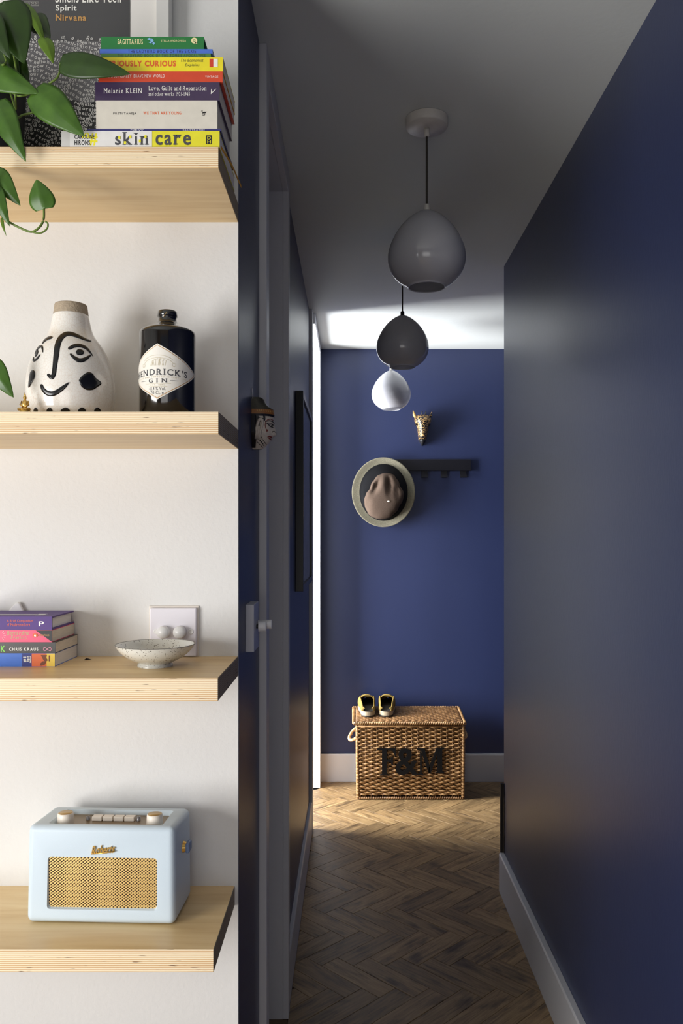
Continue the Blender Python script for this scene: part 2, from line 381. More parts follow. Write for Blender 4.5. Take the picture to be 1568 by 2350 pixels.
for r, typ, cx, cy in cand:
    poly = [place_fr(x, y) for x, y in ((r[0], r[2]), (r[1], r[2]), (r[1], r[3]), (r[0], r[3]))]
    if sum((poly[i][0]*poly[(i+1) % 4][1]-poly[(i+1) % 4][0]*poly[i][1]) for i in range(4)) < 0: poly = poly[::-1]
    ang = atan2(poly[1][1]-poly[0][1], poly[1][0]-poly[0][0])
    if (Vector(poly[1])-Vector(poly[0])).length < L*.9: ang += pi/2
    R = Matrix.Rotation(-ang, 2); jz = random.uniform(-.0007, .0002); jg = random.uniform(0, .0006)
    # whole block inside the hall: shared mesh
    vis = -.33 < cx < .95 and 2.15 < cy < 4.75
    if vis:
        hall = (-.186, .594, 2.0, 3.26) if cy < 3.26 else (-.195, 1.9, 3.0, 4.70)
        if cy < 3.26:
            pc = clip(poly, -.186, .594, 2.0, 3.6)
        else:
            left = -.186 if cy < 3.9 else (-.6 if cy < 4.55 else -.174)
            pc = clip(poly, left, 1.9 if cy > 3.30 else .594, 2.0, 4.70)
        if len(pc) < 3: pc = []
        area2 = abs(sum((pc[i][0]*pc[(i+1) % len(pc)][1]-pc[(i+1) % len(pc)][0]*pc[i][1]) for i in range(len(pc))))/2
        whole = area2 > L*W*.999
        if area2 < 4e-4: me = None
        elif whole and full is not None: me = full
        else:
            loc = [tuple(R @ (Vector(p)-Vector((cx, cy)))) for p in pc]
            mb = MB(); block_mb(loc, mb, lambda x, y, z: Vector((x, y, z)))
            me = bpy.data.meshes.new('parquet_block'); me.from_pydata([tuple(v) for v in mb.v], [], mb.f); me.materials.append(M['oak'])
            if whole: full = me
        if me is not None: cnt += 1
        if me is not None and cnt <= 300:
            o = bpy.data.objects.new('parquet_block', me); C.objects.link(o); o.parent = floor
            fo = ORG['floor']; o.location = (cx-fo.x, cy-fo.y, jz-fo.z); o.rotation_euler = (0, 0, ang)
            if cx > -.05: continue
    for z in zones:
        pc = clip(poly, *z)
        if (vis and z is not zones[0]) or len(pc) < 3: continue
        block_mb(pc, rest, lambda x, y, zz: Vector((x, y, zz-.0003)))
finish('outer_parquet_blocks', rest, 'oak', floor, kind='stuff', fixn=False)

# ================================================================== PENDANT LAMPS
prof = [(.010, .116), (.022, .1115), (.036, .103), (.052, .090), (.068, .073), (.081, .054), (.091, .034), (.0975, .016), (.100, -.002), (.099, -.018), (.0945, -.034), (.086, -.049), (.074, -.062), (.060, -.072), (.0505, -.0775), (.0485, -.081)]
def smooth_prof(p, k=3):
    out = []
    for i in range(len(p)-1):
        a, b2, c, d = p[max(i-1, 0)], p[i], p[i+1], p[min(i+2, len(p)-1)]
        for j in range(k):
            t = j/k
            out.append(tuple(.5*((2*b2[q])+(-a[q]+c[q])*t+(2*a[q]-5*b2[q]+4*c[q]-d[q])*t*t+(-a[q]+3*b2[q]-3*c[q]+d[q])*t**3) for q in (0, 1)))
    return out+[p[-1]]
sp = smooth_prof(prof)
inner = [(max(r-.0028, .001), h-.0005) for r, h in reversed(sp)]
lamps = [(.1950, 2.10, 2.146, 'nearest of the three hall pendant lamps, largest grey-looking opal glass teardrop shade', 'metal_white'),
         (.1962, 3.11, 2.146, 'middle pendant lamp of the three, darkest-looking shade in silhouette with bright rims', 'black_matt'),
         (.2045, 4.158, 2.146, 'farthest pendant lamp, smallest and brightest white teardrop shade before the end wall', 'metal_white')]
for (x, y, z, lab, cm) in lamps:
    t = thing('pendant_lamp', (x, y, H), lab, 'lamp', 'row of hall pendant lamps')
    mb = MB(); mb.lathe((x, y, H-.001), [(.0545, 0), (.0545, -.019), (.052, -.023), (.020, -.025), (1e-5, -.025)], 40)
    finish('canopy', mb, 'metal_white', t)
    mb = MB(); mb.lathe((x, y, H-.026), [(1e-5, 0), (.0075, 0), (.0075, -.019), (.006, -.021), (1e-5, -.021)], 20)
    finish('cord_grip', mb, 'metal_white', t)
    finish('cord', MB().tube([(x, y, H-.045), (x, y, z+.13)], .0028, 8), 'cord', t)
    mb = MB(); mb.lathe((x, y, z+.115), [(.0098, 0), (.0078, .002), (.0072, .017), (.004, .018), (1e-5, .018)], 20)
    finish('ferrule', mb, cm, t)
    sh = finish('shade', MB().lathe((x, y, z), sp+inner, 56), 'glass_white', t)
    mb = MB(); mb.cyl((x, y, z+.045), .019, .06, 20)
    finish('lamp_holder', mb, 'metal_white', sh)

# ================================================================== SHELVES
def shelf(x1, z0, z1, y0, label):
    mb = MB(); x0 = -.80; y1 = WY
    vs = [(x, y, z) for z in (z0, z1) for y in (y0, y1) for x in (x0, x1)]
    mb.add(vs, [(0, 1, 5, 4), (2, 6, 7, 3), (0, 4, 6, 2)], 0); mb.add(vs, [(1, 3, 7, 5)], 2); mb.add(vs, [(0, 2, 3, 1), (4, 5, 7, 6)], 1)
    bm_o = finish('floating_shelf', mb, ['ply', 'veneer', 'ply_end_shaded'], fixn=False)
    me = bm_o.data; bm = bmesh.new(); bm.from_mesh(me); bmesh.ops.remove_doubles(bm, verts=bm.verts, dist=1e-5)
    bmesh.ops.recalc_face_normals(bm, faces=bm.faces); bm.to_mesh(me); bm.free()
    md = bm_o.modifiers.new('bevel', 'BEVEL'); md.width = .0008; md.segments = 1
    return tag(bm_o, label, 'shelf', 'birch plywood wall shelves')
S1, S2, S3, S4 = 2.0165, 1.615, 1.212, .8035
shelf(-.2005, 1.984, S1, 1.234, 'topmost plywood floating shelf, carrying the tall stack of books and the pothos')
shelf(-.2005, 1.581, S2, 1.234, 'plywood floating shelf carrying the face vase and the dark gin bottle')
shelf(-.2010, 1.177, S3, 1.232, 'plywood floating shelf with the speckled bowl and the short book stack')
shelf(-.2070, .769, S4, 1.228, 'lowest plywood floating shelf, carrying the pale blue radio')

# ================================================================== BOOKS
def cmat(name, col, rough=.45): 
    m = mat(name, col, rough, noise=(60, .05)); return m
def book(x0, x1, z0, z1, y0, depth, cover, pages, label, cat='book', group=None, hard=False, rot=0, cov=.0009):
    cx = (x0+x1)/2; t = thing('book', (cx, y0+depth/2, z0), label, cat, group)
    mb = MB(); cv = .0025 if hard else cov
    mb.box(x0, x1, y0, y0+depth, z0, z0+cv); mb.box(x0, x1, y0, y0+depth, z1-cv, z1); mb.box(x0, x1, y0, y0+cv*1.3, z0+cv, z1-cv)
    finish('cover', mb, cover, t)
    ov = .004 if hard else .0004
    finish('page_block', MB().box(x0+ov, x1-ov, y0+cv*1.3, y0+depth-ov, z0+cv, z1-cv), pages, t)
    if rot: t.rotation_euler = (0, 0, radians(rot))
    return t
def letters(t, items, m, name='lettering', Y=None, label=None):
    mb = MB()
    for it in items:
        s, u0, u1, vb, vt = it[:5]; kw = it[5] if len(it) > 5 else {}
        put_text(mb, s, (u0, u1, vb, vt), pxf(Y), **kw)
    return finish(name, mb, m, t, fixn=False, kind='stuff')
def ink(name, col, rough=.5): return mat(name, col, rough)
I = {k: ink('ink_'+k, v) for k, v in dict(white=(238, 236, 228), black=(30, 30, 34), orange=(222, 98, 42), yellow=(236, 226, 40), cream=(240, 224, 170), navy=(34, 36, 66), green=(60, 130, 70), pink=(236, 170, 190), gold=(196, 148, 86), grey=(70, 70, 74), lime=(140, 220, 90), sage=(170, 180, 120), paleblue=(130, 180, 220), red=(206, 62, 40)).items()}
YB = 1.238; sB = YB/F
def zb(v): return EYE-(v-VY)*sB
def xb(u): return (u-VX)*sB
G1 = 'stack of books on the top shelf'
zz = S1
def nb(u0, u1, z0, vtop, depth, cover, pages, label, **kw):
    z1 = zb(vtop); return book(xb(u0), xb(u1), z0, z1-.0001, YB, depth, cover, pages, label, group=G1, **kw), z1
c_skin = cmat('white_cover', (228, 226, 222), .3); 
t, z = nb(141, 504, S1, 300.5, .160, cmat('yellow_cover', (228, 220, 44), .3), 'pages_white', 'white and yellow book reading skin care, bottom of the top shelf stack', cov=.0014)
for nm, u0, u1, mm in (('spine_panel', 141, 160.5, mat('grey_white_print', (205, 203, 198), .4)), ('spine_panel', 160.5, 349, c_skin)):
    a, b2 = P(u0, 334.5, YB), P(u1, 301, YB)
    finish(nm, MB().box(a.x, b2.x, YB-.0004, YB-.0001, S1+.0003, b2.z), mm, t)
letters(t, [('CAROLINE', 171, 217, 319, 309, dict(bold=.02)), ('HIRONS.', 171, 209, 333, 322, dict(bold=.02))], I['black'], Y=YB-.0005)
letters(t, [('#', 205, 224, 334, 306, dict(bold=.03)), ('10', 188, 205, 318, 304, dict(bold=.02))], I['yellow'], Y=YB-.0003)
letters(t, [('skin', 264, 342, 333, 303, dict(serif=True, bold=.018)), ('care', 357, 438, 333, 309, dict(serif=True, bold=.018))], I['grey'], Y=YB-.0005)
mb = MB(); random.seed(8)
for u in (275, 288, 300, 322, 335):
    a = P(u, random.uniform(313, 329), YB); mb.box(a.x-.002, a.x+.0012, YB-.0012, YB-.001, a.z-.0022, a.z+.0022)
finish('yellow_fleck', mb, I['yellow'], t, kind='stuff')
a = P(473, 331, YB); b2 = P(486, 311, YB); finish('publisher_mark', MB().box(a.x, b2.x, YB-.0006, YB-.0001, a.z, b2.z), I['black'], t)
letters(t, [('H', 476, 484, 329, 322), ('D', 476, 484, 320, 313)], I['yellow'], Y=YB-.0005)
# ribbons hanging out of the skin care book
def ribbon(pts, wd, m, parent, name='ribbon_marker', label=None):
    mb = MB(); vs = []; fs = []
    pts = [Vector(p) for p in pts]
    for i, p in enumerate(pts):
        t2 = (pts[min(i+1, len(pts)-1)]-pts[max(i-1, 0)]).normalized(); s = t2.cross(Vector((1, 0, 0))).normalized()*wd/2
        vs += [p-s, p+s, p+s+Vector((.0006, 0, 0)), p-s+Vector((.0006, 0, 0))]
    for i in range(len(pts)-1):
        for j in range(4): fs.append((4*i+j, 4*i+(j+1) % 4, 4*i+4+(j+1) % 4, 4*i+4+j))
    o = finish(name, mb.add(vs, fs), m, parent)
    if label: o['label'] = label
    return o
rb = [P(506, 337, 1.25), P(514, 350, 1.27), P(524, 368, 1.30), P(535, 390, 1.34), P(545, 412, 1.385), P(553, 429, 1.42)]
rb = [Vector((-.1965+.0004*i, p.y, p.z)) for i, p in enumerate(rb)]
rb = [Vector(((px-VX)*y/F, y, EYE-(py-VY)*y/F)) for px, py, y in ((507, 338, 1.235), (517, 354, 1.262), (528, 372, 1.30), (538, 392, 1.345), (546, 412, 1.385), (553.5, 428, 1.42))]
ribbon(rb, .0045, ink('orange_ribbon', (214, 150, 20), .6), t, label='orange ribbon marker')
t, z = nb(200, 507, z, 295.5, .135, cmat('navy_thin_cover', (52, 50, 110)), 'pages_white', 'very thin dark blue book just above the white and yellow one', cov=.0006)
letters(t, [('NEW', 300, 330, 299.5, 297), ('ILLUSTRATED', 420, 470, 299.5, 297)], I['white'], Y=YB)
t, z = nb(220.5, 499, z, 230.5, .128, cmat('offwhite_cover', (216, 210, 196), .5), 'pages', 'thick off-white novel with black and orange spine lettering in the tall stack')
letters(t, [('PRETI TANEJA', 260, 313, 264, 258, dict(bold=.02, track=.05))], I['black'], Y=YB)
letters(t, [('WE THAT ARE YOUNG', 329, 416, 263, 256, dict(bold=.02, track=.06))], I['orange'], Y=YB)
mb = MB(); random.seed(5)
for i in range(16):
    a = random.uniform(0, 6.28); r = random.uniform(0, 6); q = P(467+r*cos(a), 259+r*sin(a), YB)+Vector((0, -.0004, 0)); d = random.uniform(0, pi)
    mb.add([q+Vector((cos(d), 0, sin(d)))*.0016, q+Vector((-sin(d), 0, cos(d)))*.0005, q-Vector((cos(d), 0, sin(d)))*.0016, q-Vector((-sin(d), 0, cos(d)))*.0005], [(0, 1, 2, 3)])
finish('publisher_mark', mb, I['black'], t, fixn=False)
t, z = nb(218.5, 504, z, 188.5, .129, cmat('purple_cover', (64, 48, 78), .4), 'pages', 'dark purple essay book in the tall stack, above the thick off-white novel')
letters(t, [('Melanie KLEIN', 238, 326, 214, 203, dict(serif=True, track=.03)), ('Love, Guilt and Reparation', 341, 474, 211, 197, dict(serif=True)), ('and other works 1921-1945', 341, 436, 220, 211.5, dict(serif=True)), ('V', 484, 497, 216, 204, dict(shear=.5))], I['white'], Y=YB)
t, z = nb(226, 511, z, 163.5, .128, cmat('red_cover', (208, 70, 40), .4), 'pages', 'orange-red paperback in the tall stack, between the purple and yellow books')
letters(t, [('ALDOUS HUXLEY', 238, 302, 178, 171, dict(track=.04)), ('BRAVE NEW WORLD', 307, 378, 178, 171, dict(track=.04)), ('VINTAGE', 471, 501, 178.5, 173.5, dict(track=.03))], I['white'], Y=YB)
t, z = nb(234, 512, z, 131.5, .128, cmat('bright_yellow_cover', (236, 220, 40), .35), 'pages', 'bright yellow paperback with orange capitals on its spine in the tall stack')
letters(t, [('SERIOUSLY CURIOUS', 240, 404, 153, 139, dict(bold=.045))], I['orange'], Y=YB)
letters(t, [('The Economist', 415, 467, 142, 135, dict(shear=.25)), ('Explains', 425, 458, 154, 146, dict(shear=.25))], I['black'], Y=YB)
a = P(481, 154, YB); b2 = P(490, 135, YB); finish('publisher_mark', MB().box(a.x, b2.x, YB-.0005, YB-.0001, a.z, b2.z), I['red'], t)
a = P(490, 154, YB); b2 = P(500, 135, YB); finish('publisher_mark', MB().box(a.x, b2.x, YB-.0005, YB-.0001, a.z, b2.z), I['white'], t)
t, z = nb(231, 484, z, 122.5, .115, cmat('leaf_green_cover', (78, 128, 62), .4), 'pages_white', 'thin mid-green hardback below the thin blue one in the tall stack')
letters(t, [('THE LADYBIRD BOOK OF THE ZOMBIE APOCALYPSE', 270, 472, 130.5, 124.5, dict(track=.09))], I['navy'], Y=YB)
t, z = nb(229, 488, z, 112.5, .117, cmat('blue_cover', (74, 112, 205), .4), 'pages_white', 'thin blue hardback below the dark green book in the tall stack')
letters(t, [('THE LADYBIRD BOOK OF THE SICKIE', 294, 450, 121.5, 114, dict(track=.09))], I['navy'], Y=YB)
t, z = nb(232, 468, z, 84, .100, cmat('green_cover', (36, 118, 58), .4), 'pages_white', 'dark green small hardback lying on top of the tall book stack', hard=True)
letters(t, [('SAGITTARIUS', 270, 328, 102, 90, dict(serif=True, bold=.02)), ('STELLA ANDROMEDA', 370, 427, 96, 91.5, dict(track=.06))], I['cream'], Y=YB)
mb = MB(); q = P(446, 93.5, YB)+Vector((0, -.0005, 0))
mb.add([q]+[q+Vector((cos(a)*.0046, 0, sin(a)*.0046)) for a in [i*pi/10 for i in range(20)]]+[q+Vector((.005, 0, -.005))], [(0, i+1, (i+1) % 20+1) for i in range(20)]+[(0, 21, 17)])
finish('publisher_mark', mb, I['cream'], t, fixn=False)
letters(t, [('Q', 443.5, 448.5, 97.5, 90)], I['green'], Y=YB-.0006)
mb = MB(); 
for (u, v, du, dv) in ((343, 90, 6, 3), (349, 94, 4, 6), (353, 100, 3, 4), (346, 98, 5, 2)):
    q = P(u, v, YB)+Vector((0, -.0005, 0)); mb.add([q+Vector((-du, 0, 0))*sB, q+Vector((0, 0, dv))*sB, q+Vector((du, 0, 0))*sB, q-Vector((0, 0, dv))*sB], [(0, 1, 2, 3)])
finish('spine_picture', mb, I['paleblue'], t, fixn=False)

# short stack on the third shelf
YB2 = 1.338; s2 = YB2/F
G2 = 'short stack of books on the third shelf'
def xb2(u): return (u-VX)*s2
zs = [S3, S3+.0220, S3+.0400, S3+.0600, S3+.0820]
t = book(-.665, xb2(126), zs[0], zs[1]-.0002, YB2, .108, cmat('sky_blue_cover', (62, 116, 214), .35), 'pages_white', 'blue, orange and yellow paperback at the bottom of the short stack', group=G2)
f2 = pxf(YB2)
def panel(t, u0, u1, z0, z1, m, name='spine_panel', lift=.0003):
    return finish(name, MB().box(xb2(u0), xb2(u1), YB2-lift, YB2-.00002, z0, z1), m, t)
panel(t, 51, 73, zs[0]+.0003, zs[1]-.0005, ink('deep_blue_print', (44, 54, 130)))
panel(t, 73, 107, zs[0]+.0003, zs[1]-.0005, ink('orange_print', (228, 110, 56)))
panel(t, 107, 126, zs[0]+.0003, zs[1]-.0005, ink('yellow_print', (240, 206, 80)))
mb = MB()
def rot_text(s, uc, vc, h, wd):
    vs, fs = text2d(s, bold=.03); x1 = max(v[0] for v in vs); y1 = max(v[1] for v in vs)
    mb.add([P(uc+h/2-b2/y1*h, vc+wd/2-a/x1*wd, YB2)+Vector((0, -.0007, 0)) for a, b2, c in vs], fs)
rot_text('#1', 57, 1513, 7, 12); rot_text('best', 64, 1512, 6, 13); rot_text('seller', 69.5, 1513, 5, 16)
finish('lettering', mb, I['white'], t, fixn=False)
mb = MB()
for poly in ([(94, 1502), (108, 1502), (106, 1508), (110, 1514), (104, 1518), (99, 1512)], [(92, 1522), (99, 1516), (106, 1518), (103, 1524), (94, 1527)], [(112, 1503), (115, 1503), (114, 1517), (112, 1516)]):
    mb.add([P(u, v+1, YB2)+Vector((0, -.0006, 0)) for u, v in poly], [tuple(range(len(poly)))])
finish('spine_picture', mb, ink('brown_print', (120, 62, 30)), t, fixn=False)
t = book(-.665, xb2(127.5), zs[1], zs[2]-.0002, YB2, .108, cmat('charcoal_cover', (62, 60, 58), .4), 'pages', 'charcoal paperback with white capitals on the spine in the short stack', group=G2)
letters(t, [('CHRIS KRAUS', 21, 88, 1493.5, 1486, dict(bold=.02, track=.12))], I['white'], Y=YB2)
letters(t, [('K', 2, 12, 1496, 1482, dict(bold=.03))], I['lime'], Y=YB2)
mb = MB()
mb.tube([P(109+9*sin(a)*1.0, 1489.5+4*sin(2*a), YB2)+Vector((0, -.0003, 0)) for a in [i*2*pi/28 for i in range(28)]], .0006, 5, closed=True)
finish('publisher_mark', mb, I['pink'], t)
t = book(-.665, xb2(119.5), zs[2], zs[3]-.0002, YB2, .108, cmat('pink_cover', (228, 78, 116), .4), 'pages', 'pink paperback with black corner on the spine in the short stack', group=G2)
vA, vB = 1446.5, 1470
mb = MB(); zt, zbm = zs[3]-.0006, zs[2]+.0004
xz = lambda u, z: Vector((xb2(u), YB2-.0003, z))
mb.add([xz(82, zt), xz(119.3, zt), xz(119.3, zbm)], [(0, 1, 2)]); finish('spine_panel', mb, I['black'], t, fixn=False)
def ztx(v): return v
letters(t, [('Bernardine', 16, 67, 1457, 1448, dict(shear=.2)), ('Evaristo', 25, 63, 1467, 1458, dict(shear=.2))], I['sage'], Y=YB2)
mb = MB(); q = P(81, 1458, YB2)+Vector((0, -.0006, 0))
mb.add([q]+[q+Vector((cos(a)*.0044, 0, sin(a)*.0033)) for a in [i*pi/10 for i in range(20)]], [(0, i+1, (i+1) % 20+1) for i in range(20)]); finish('publisher_mark', mb, I['orange'], t, fixn=False)
mb = MB(); q = q+Vector((0, -.0003, 0))
mb.add([q+Vector((x*.001, 0, z2*.001)) for x, z2 in ((-2, -1), (-.5, 2), (.5, 1.8), (1.8, -1.6), (0, -2.2))], [(0, 1, 2, 3, 4)]); finish('publisher_mark', mb, I['white'], t, fixn=False)
letters(t, [('ESSENTIALS', 88, 113, 1460, 1455.5)], I['gold'], Y=YB2-.0003)
mb = MB()
for a in range(5):
    an = -.9+a*.45; q = P(1, 1458, YB2)+Vector((0, -.0005, 0)); d = Vector((cos(an), 0, sin(an))); n = Vector((-sin(an), 0, cos(an)))
    mb.add([q+d*.004, q+d*.009+n*.0004, q+d*.009-n*.0004], [(0, 1, 2)])
finish('spine_picture', mb, I['white'], t, fixn=False)
t = book(-.665, xb2(119), zs[3], zs[4], YB2, .106, cmat('violet_cloth_cover', (84, 56, 128), .6), 'pages_white', 'purple cloth hardback on top of the short stack, with orange spine lettering', group=G2, hard=True)
letters(t, [('A Brief Compendium', 16, 76, 1429, 1422), ('of Mushroom Lore', 16, 69, 1437, 1430)], I['orange'], Y=YB2)
letters(t, [('P', 89, 101, 1437, 1426, dict(bold=.02))], I['white'], Y=YB2)
mb = MB(); za = zs[4]+.0003
mb.box(-.66, xb2(90)*1.02, YB2+.030, YB2+.036, zs[4], za)
for i in range(9):
    y = YB2+.024+i*.0022; mb.box(xb2(90)*1.02-.006, xb2(90)*1.02+.004+random.uniform(0, .006), y, y+.0011, zs[4], za)
finish('cover_picture', mb, I['white'], t)
mb = MB()
# pale peaked wall hook behind the stack
pk = [P(u, v, 1.449) for u, v in ((24, 1400), (30, 1392), (40, 1383), (45, 1381), (49, 1384), (54, 1394), (57, 1400), (57, 1430), (24, 1430))]
mb.add(pk+[p+Vector((0, -.008, 0)) for p in pk], [tuple(range(9)), tuple(range(17, 8, -1))]+[(i, (i+1) % 9, (i+1) % 9+9, i+9) for i in range(9)])
tag(finish('wall_hook', mb, 'white_plastic', bevel=.002), 'small white peaked plastic hook on the wall behind the short book stack', 'hook')
q = P(201, 1512, 1.41); mb = MB(); random.seed(2)
mb.add([(q.x-.006, q.y, S3+.0002), (q.x-.002, q.y+.002, S3+.003), (q.x+.007, q.y+.001, S3+.0002), (q.x+.001, q.y-.002, S3+.002), (q.x+.001, q.y-.003, S3+.0002)], [(0, 1, 3), (1, 2, 3), (0, 3, 4), (3, 2, 4), (0, 4, 2, 1)])
tag(finish('dried_petal', mb, 'black_wood'), 'tiny dark dried petal lying on the shelf between books and bowl', 'petal')

# ================================================================== FRAMED POSTER on top shelf
YP = 1.425; fr = thing('framed_poster', (-.485, YP, S1), 'white framed typographic poster with dark print leaning behind the plant and books', 'poster')
x0, x1 = -.66, P(388, 0, YP-.012).x; z0, z1 = S1, 2.47; fw = .022
mb = MB()
for bnd in ((x0, x0+fw, z0, z1), (x1-fw, x1, z0, z1), (x0+fw, x1-fw, z0, z0+fw), (x0+fw, x1-fw, z1-fw, z1)): mb.box(bnd[0], bnd[1], YP-.014, YP+.012, bnd[2], bnd[3])
finish('frame', mb, mat('white_frame', (222, 220, 216), .4), fr, bevel=.001)
finish('mount', MB().box(x0+fw, x1-fw, YP-.006, YP-.004, z0+fw, z1-fw), mat('mount_board', (236, 232, 226), .8), fr)
pr = finish('print', MB().box(P(30, 0, YP-.007).x, P(298, 0, YP-.007).x, YP-.0075, YP-.006, z0+.03, z1-.03), mat('charcoal_print', (74, 73, 74), .55), fr)
Yq = YP-.008
mb = MB(); mb.add([P(u, v, Yq) for u, v in ((57, 95), (240, 95), (296, 130), (296, 420), (57, 420))], [(0, 1, 2, 3, 4)])
mb2 = MB()
finish('print_panel', mb, mat('mid_grey_print', (98, 96, 98), .55), pr, fixn=False)
mb = MB(); mb.add([P(u, v, Yq-.0002) for u, v in ((50, 205), (85, 208), (110, 225), (160, 226), (200, 240), (235, 225), (296, 230), (296, 420), (57, 420))], [tuple(range(9))])
finish('print_panel', mb, mat('black_print', (22, 21, 21), .55), pr, fixn=False)
letters(pr, [('Smells Like Teen', 127, 278, 6, -15, dict(bold=.02)), ('Spirit', 128, 176, 29, 11, dict(bold=.02))], I['white'], Y=Yq)
letters(pr, [('Nirvana', 128, 198, 48, 33, dict(bold=.02))], I['gold'], Y=Yq)
letters(pr, [('1991//Length 04:36', 34, 86, 12, 5)], ink('ink_pale_grey', (170, 168, 160)), Y=Yq)
mb = MB()
for a in ((31, 4, 89, 4.8), (31, 12.6, 89, 13.4), (31, 4, 31.8, 13.4), (88.2, 4, 89, 13.4)):
    p, q = P(a[0], a[3], Yq), P(a[2], a[1], Yq); mb.add([p, (q.x, p.y, p.z), q, (p.x, p.y, q.z)], [(0, 1, 2, 3)])
finish('lettering', mb, ink('ink_pale_grey', (170, 168, 160)), pr, fixn=False)
mb = MB(); random.seed(11); words = 'hello how low wow and the our for now still word some long tune rest mind'.split(); us = 1.0
row = 0; v = 88
while v < 350:
    u = 52+random.uniform(-6, 0)
    while u < 296:
        for ch in random.choice(words):
            gv, gf, w2 = glyph(ch, .02, True, 0)
            k = 1.0*11.5
            uu, vv = u, v+6*sin(u*.045+row*.35)+4*sin(u*.11+row*.9)
            sl = (6*.045*cos(u*.045+row*.35)+4*.11*cos(u*.11+row*.9)); an = atan2(sl, 1)
            if uu < 292 and vv > 92+5*sin(u*.3):
                mb.add([P(uu+(a*cos(an)+b2*sin(an))*k, vv+(a*sin(an)-b2*cos(an))*k, Yq-.0004) for a, b2, c in gv], gf)
            u += (w2+.1)*k
        u += 1.5
    v += 9.6; row += 1
finish('typographic_swirl', mb, ink('ink_poster_white', (205, 202, 198)), pr, kind='stuff', fixn=False)

# ================================================================== POTHOS
def leafmat(name, a, b3):
    m = mat(name, a, .36, spec=.5); nt, b = nodes(m)
    tc = new(nt, 'ShaderNodeTexCoord'); n = new(nt, 'ShaderNodeTexNoise', Scale=35.0, Detail=4.0); nt.links.new(tc.outputs['Object'], n.inputs['Vector'])
    r = ramp(nt, [(.35, a), (.7, b3)]); nt.links.new(n.outputs['Fac'], r.inputs[0]); nt.links.new(r.outputs[0], b.inputs['Base Color'])
    tr = new(nt, 'ShaderNodeBsdfTranslucent'); nt.links.new(r.outputs[0], tr.inputs[0])
    mx = new(nt, 'ShaderNodeMixShader'); mx.inputs[0].default_value = .25
    nt.links.new(b.outputs[0], mx.inputs[1]); nt.links.new(tr.outputs[0], mx.inputs[2]); nt.links.new(mx.outputs[0], nt.nodes['Material Output'].inputs[0]); return m
M['leaf_mid'] = leafmat('leaf_mid', (66, 104, 30), (86, 128, 42)); M['leaf_dark'] = leafmat('leaf_dark', (44, 70, 22), (56, 86, 28)); M['leaf_lime'] = leafmat('leaf_lime', (96, 128, 32), (116, 152, 44))
M['leaf_grey'] = leafmat('leaf_grey', (60, 76, 46), (70, 88, 52))
M['stem'] = mat('green_stem', (98, 122, 44), .5, noise=(60, .2))
plant = thing('potted_pothos', P(-15, 336, 1.335), 'trailing pothos with heart-shaped green leaves in a black pot on the top shelf', 'plant')
plant.location.z = S1; ORG[plant.name] = Vector((plant.location.x, 1.335, S1))
px0 = plant.location.x-.008
mb = MB(); mb.lathe((px0, 1.335, S1), [(1e-5, 0), (.046, 0), (.052, .02), (.058, .15), (.060, .155), (.060, .16), (.054, .16), (.052, .145), (1e-5, .143)], 40)
finish('pot', mb, 'black_matt', plant)
mb = MB(); mb.lathe((px0, 1.335, S1+.144), [(1e-5, .004), (.025, .005), (.0515, .0)], 24); finish('soil', mb, mat('soil', (48, 36, 26), 1, bump=(300, 1)), plant)
def leaf(b, t, wd, m, Yb, Yt, cup=.25, sag=.12, side=0, lobes=.5):
    """heart leaf from base pixel b to tip pixel t (at depths Yb, Yt), wd = full width in pixels, side tilts it."""
    B = P(b[0], b[1], Yb); T = P(t[0], t[1], Yt); ax = T-B; Ln = ax.length; ax.normalize()
    view = Vector((0, -1, 0)); s = ax.cross(view).normalized(); n = s.cross(ax).normalized()
    s2_ = (s*cos(side)+n*sin(side)).normalized(); n2 = s2_.cross(ax).normalized()
    if n2.dot(view) < 0: n2 = -n2
    hw = wd*Yb/F/2; NU, NV = 14, 5; vs = []; fs = []
    for i in range(NU+1):
        t_ = i/NU
        f = (sin(pi*min(1, t_**.62)))**.8*(1-.18*t_) if 0 < t_ < 1 else 0
        for j in range(-NV, NV+1):
            q = j/NV; x = q*f*hw
            back = -lobes*.16*Ln*(abs(q)**1.5)*(1-t_)**3*(1 if t_ > 0 else 0)
            p = B+ax*(Ln*t_+back)+s2_*x+n2*(sag*Ln*sin(pi*t_)*.9-cup*abs(x)-.08*Ln*t_*t_)
            vs.append(p)
    k = 2*NV+1
    for i in range(NU):
        for j in range(k-1): fs.append((i*k+j, i*k+j+1, (i+1)*k+j+1, (i+1)*k+j))
    o = finish('leaf', MB().add(vs, fs, 0, True), m, plant, fixn=False)
    md = o.modifiers.new('solid', 'SOLIDIFY'); md.thickness = .0005; md.offset = 0
    return o
leaf((137, 143), (294, 162), 66, 'leaf_dark', 1.22, 1.20, sag=.05)
leaf((78, 206), (189, 306), 88, 'leaf_mid', 1.225, 1.215, sag=.06)
leaf((-45, 160), (84, 208), 72, 'leaf_mid', 1.23, 1.215, sag=.05)
leaf((-8, 232), (54, 364), 66, 'leaf_mid', 1.22, 1.205, cup=.3)
leaf((18, 292), (56, 366), 34, 'leaf_dark', 1.235, 1.23)
leaf((10, 2), (50, 138), 104, 'leaf_dark', 1.225, 1.21, sag=.06)
leaf((-30, 30), (18, 128), 60, 'leaf_dark', 1.215, 1.20)
leaf((74, 38), (114, 84), 54, 'leaf_grey', 1.24, 1.235)
leaf((52, 8), (104, 94), 34, 'leaf_lime', 1.235, 1.225, side=.5)
leaf((100, 86), (122, 142), 36, 'leaf_lime', 1.225, 1.22, side=.4)
leaf((6, 108), (44, 196), 52, 'leaf_dark', 1.245, 1.24)
leaf((40, 128), (66, 196), 34, 'leaf_dark', 1.25, 1.245)
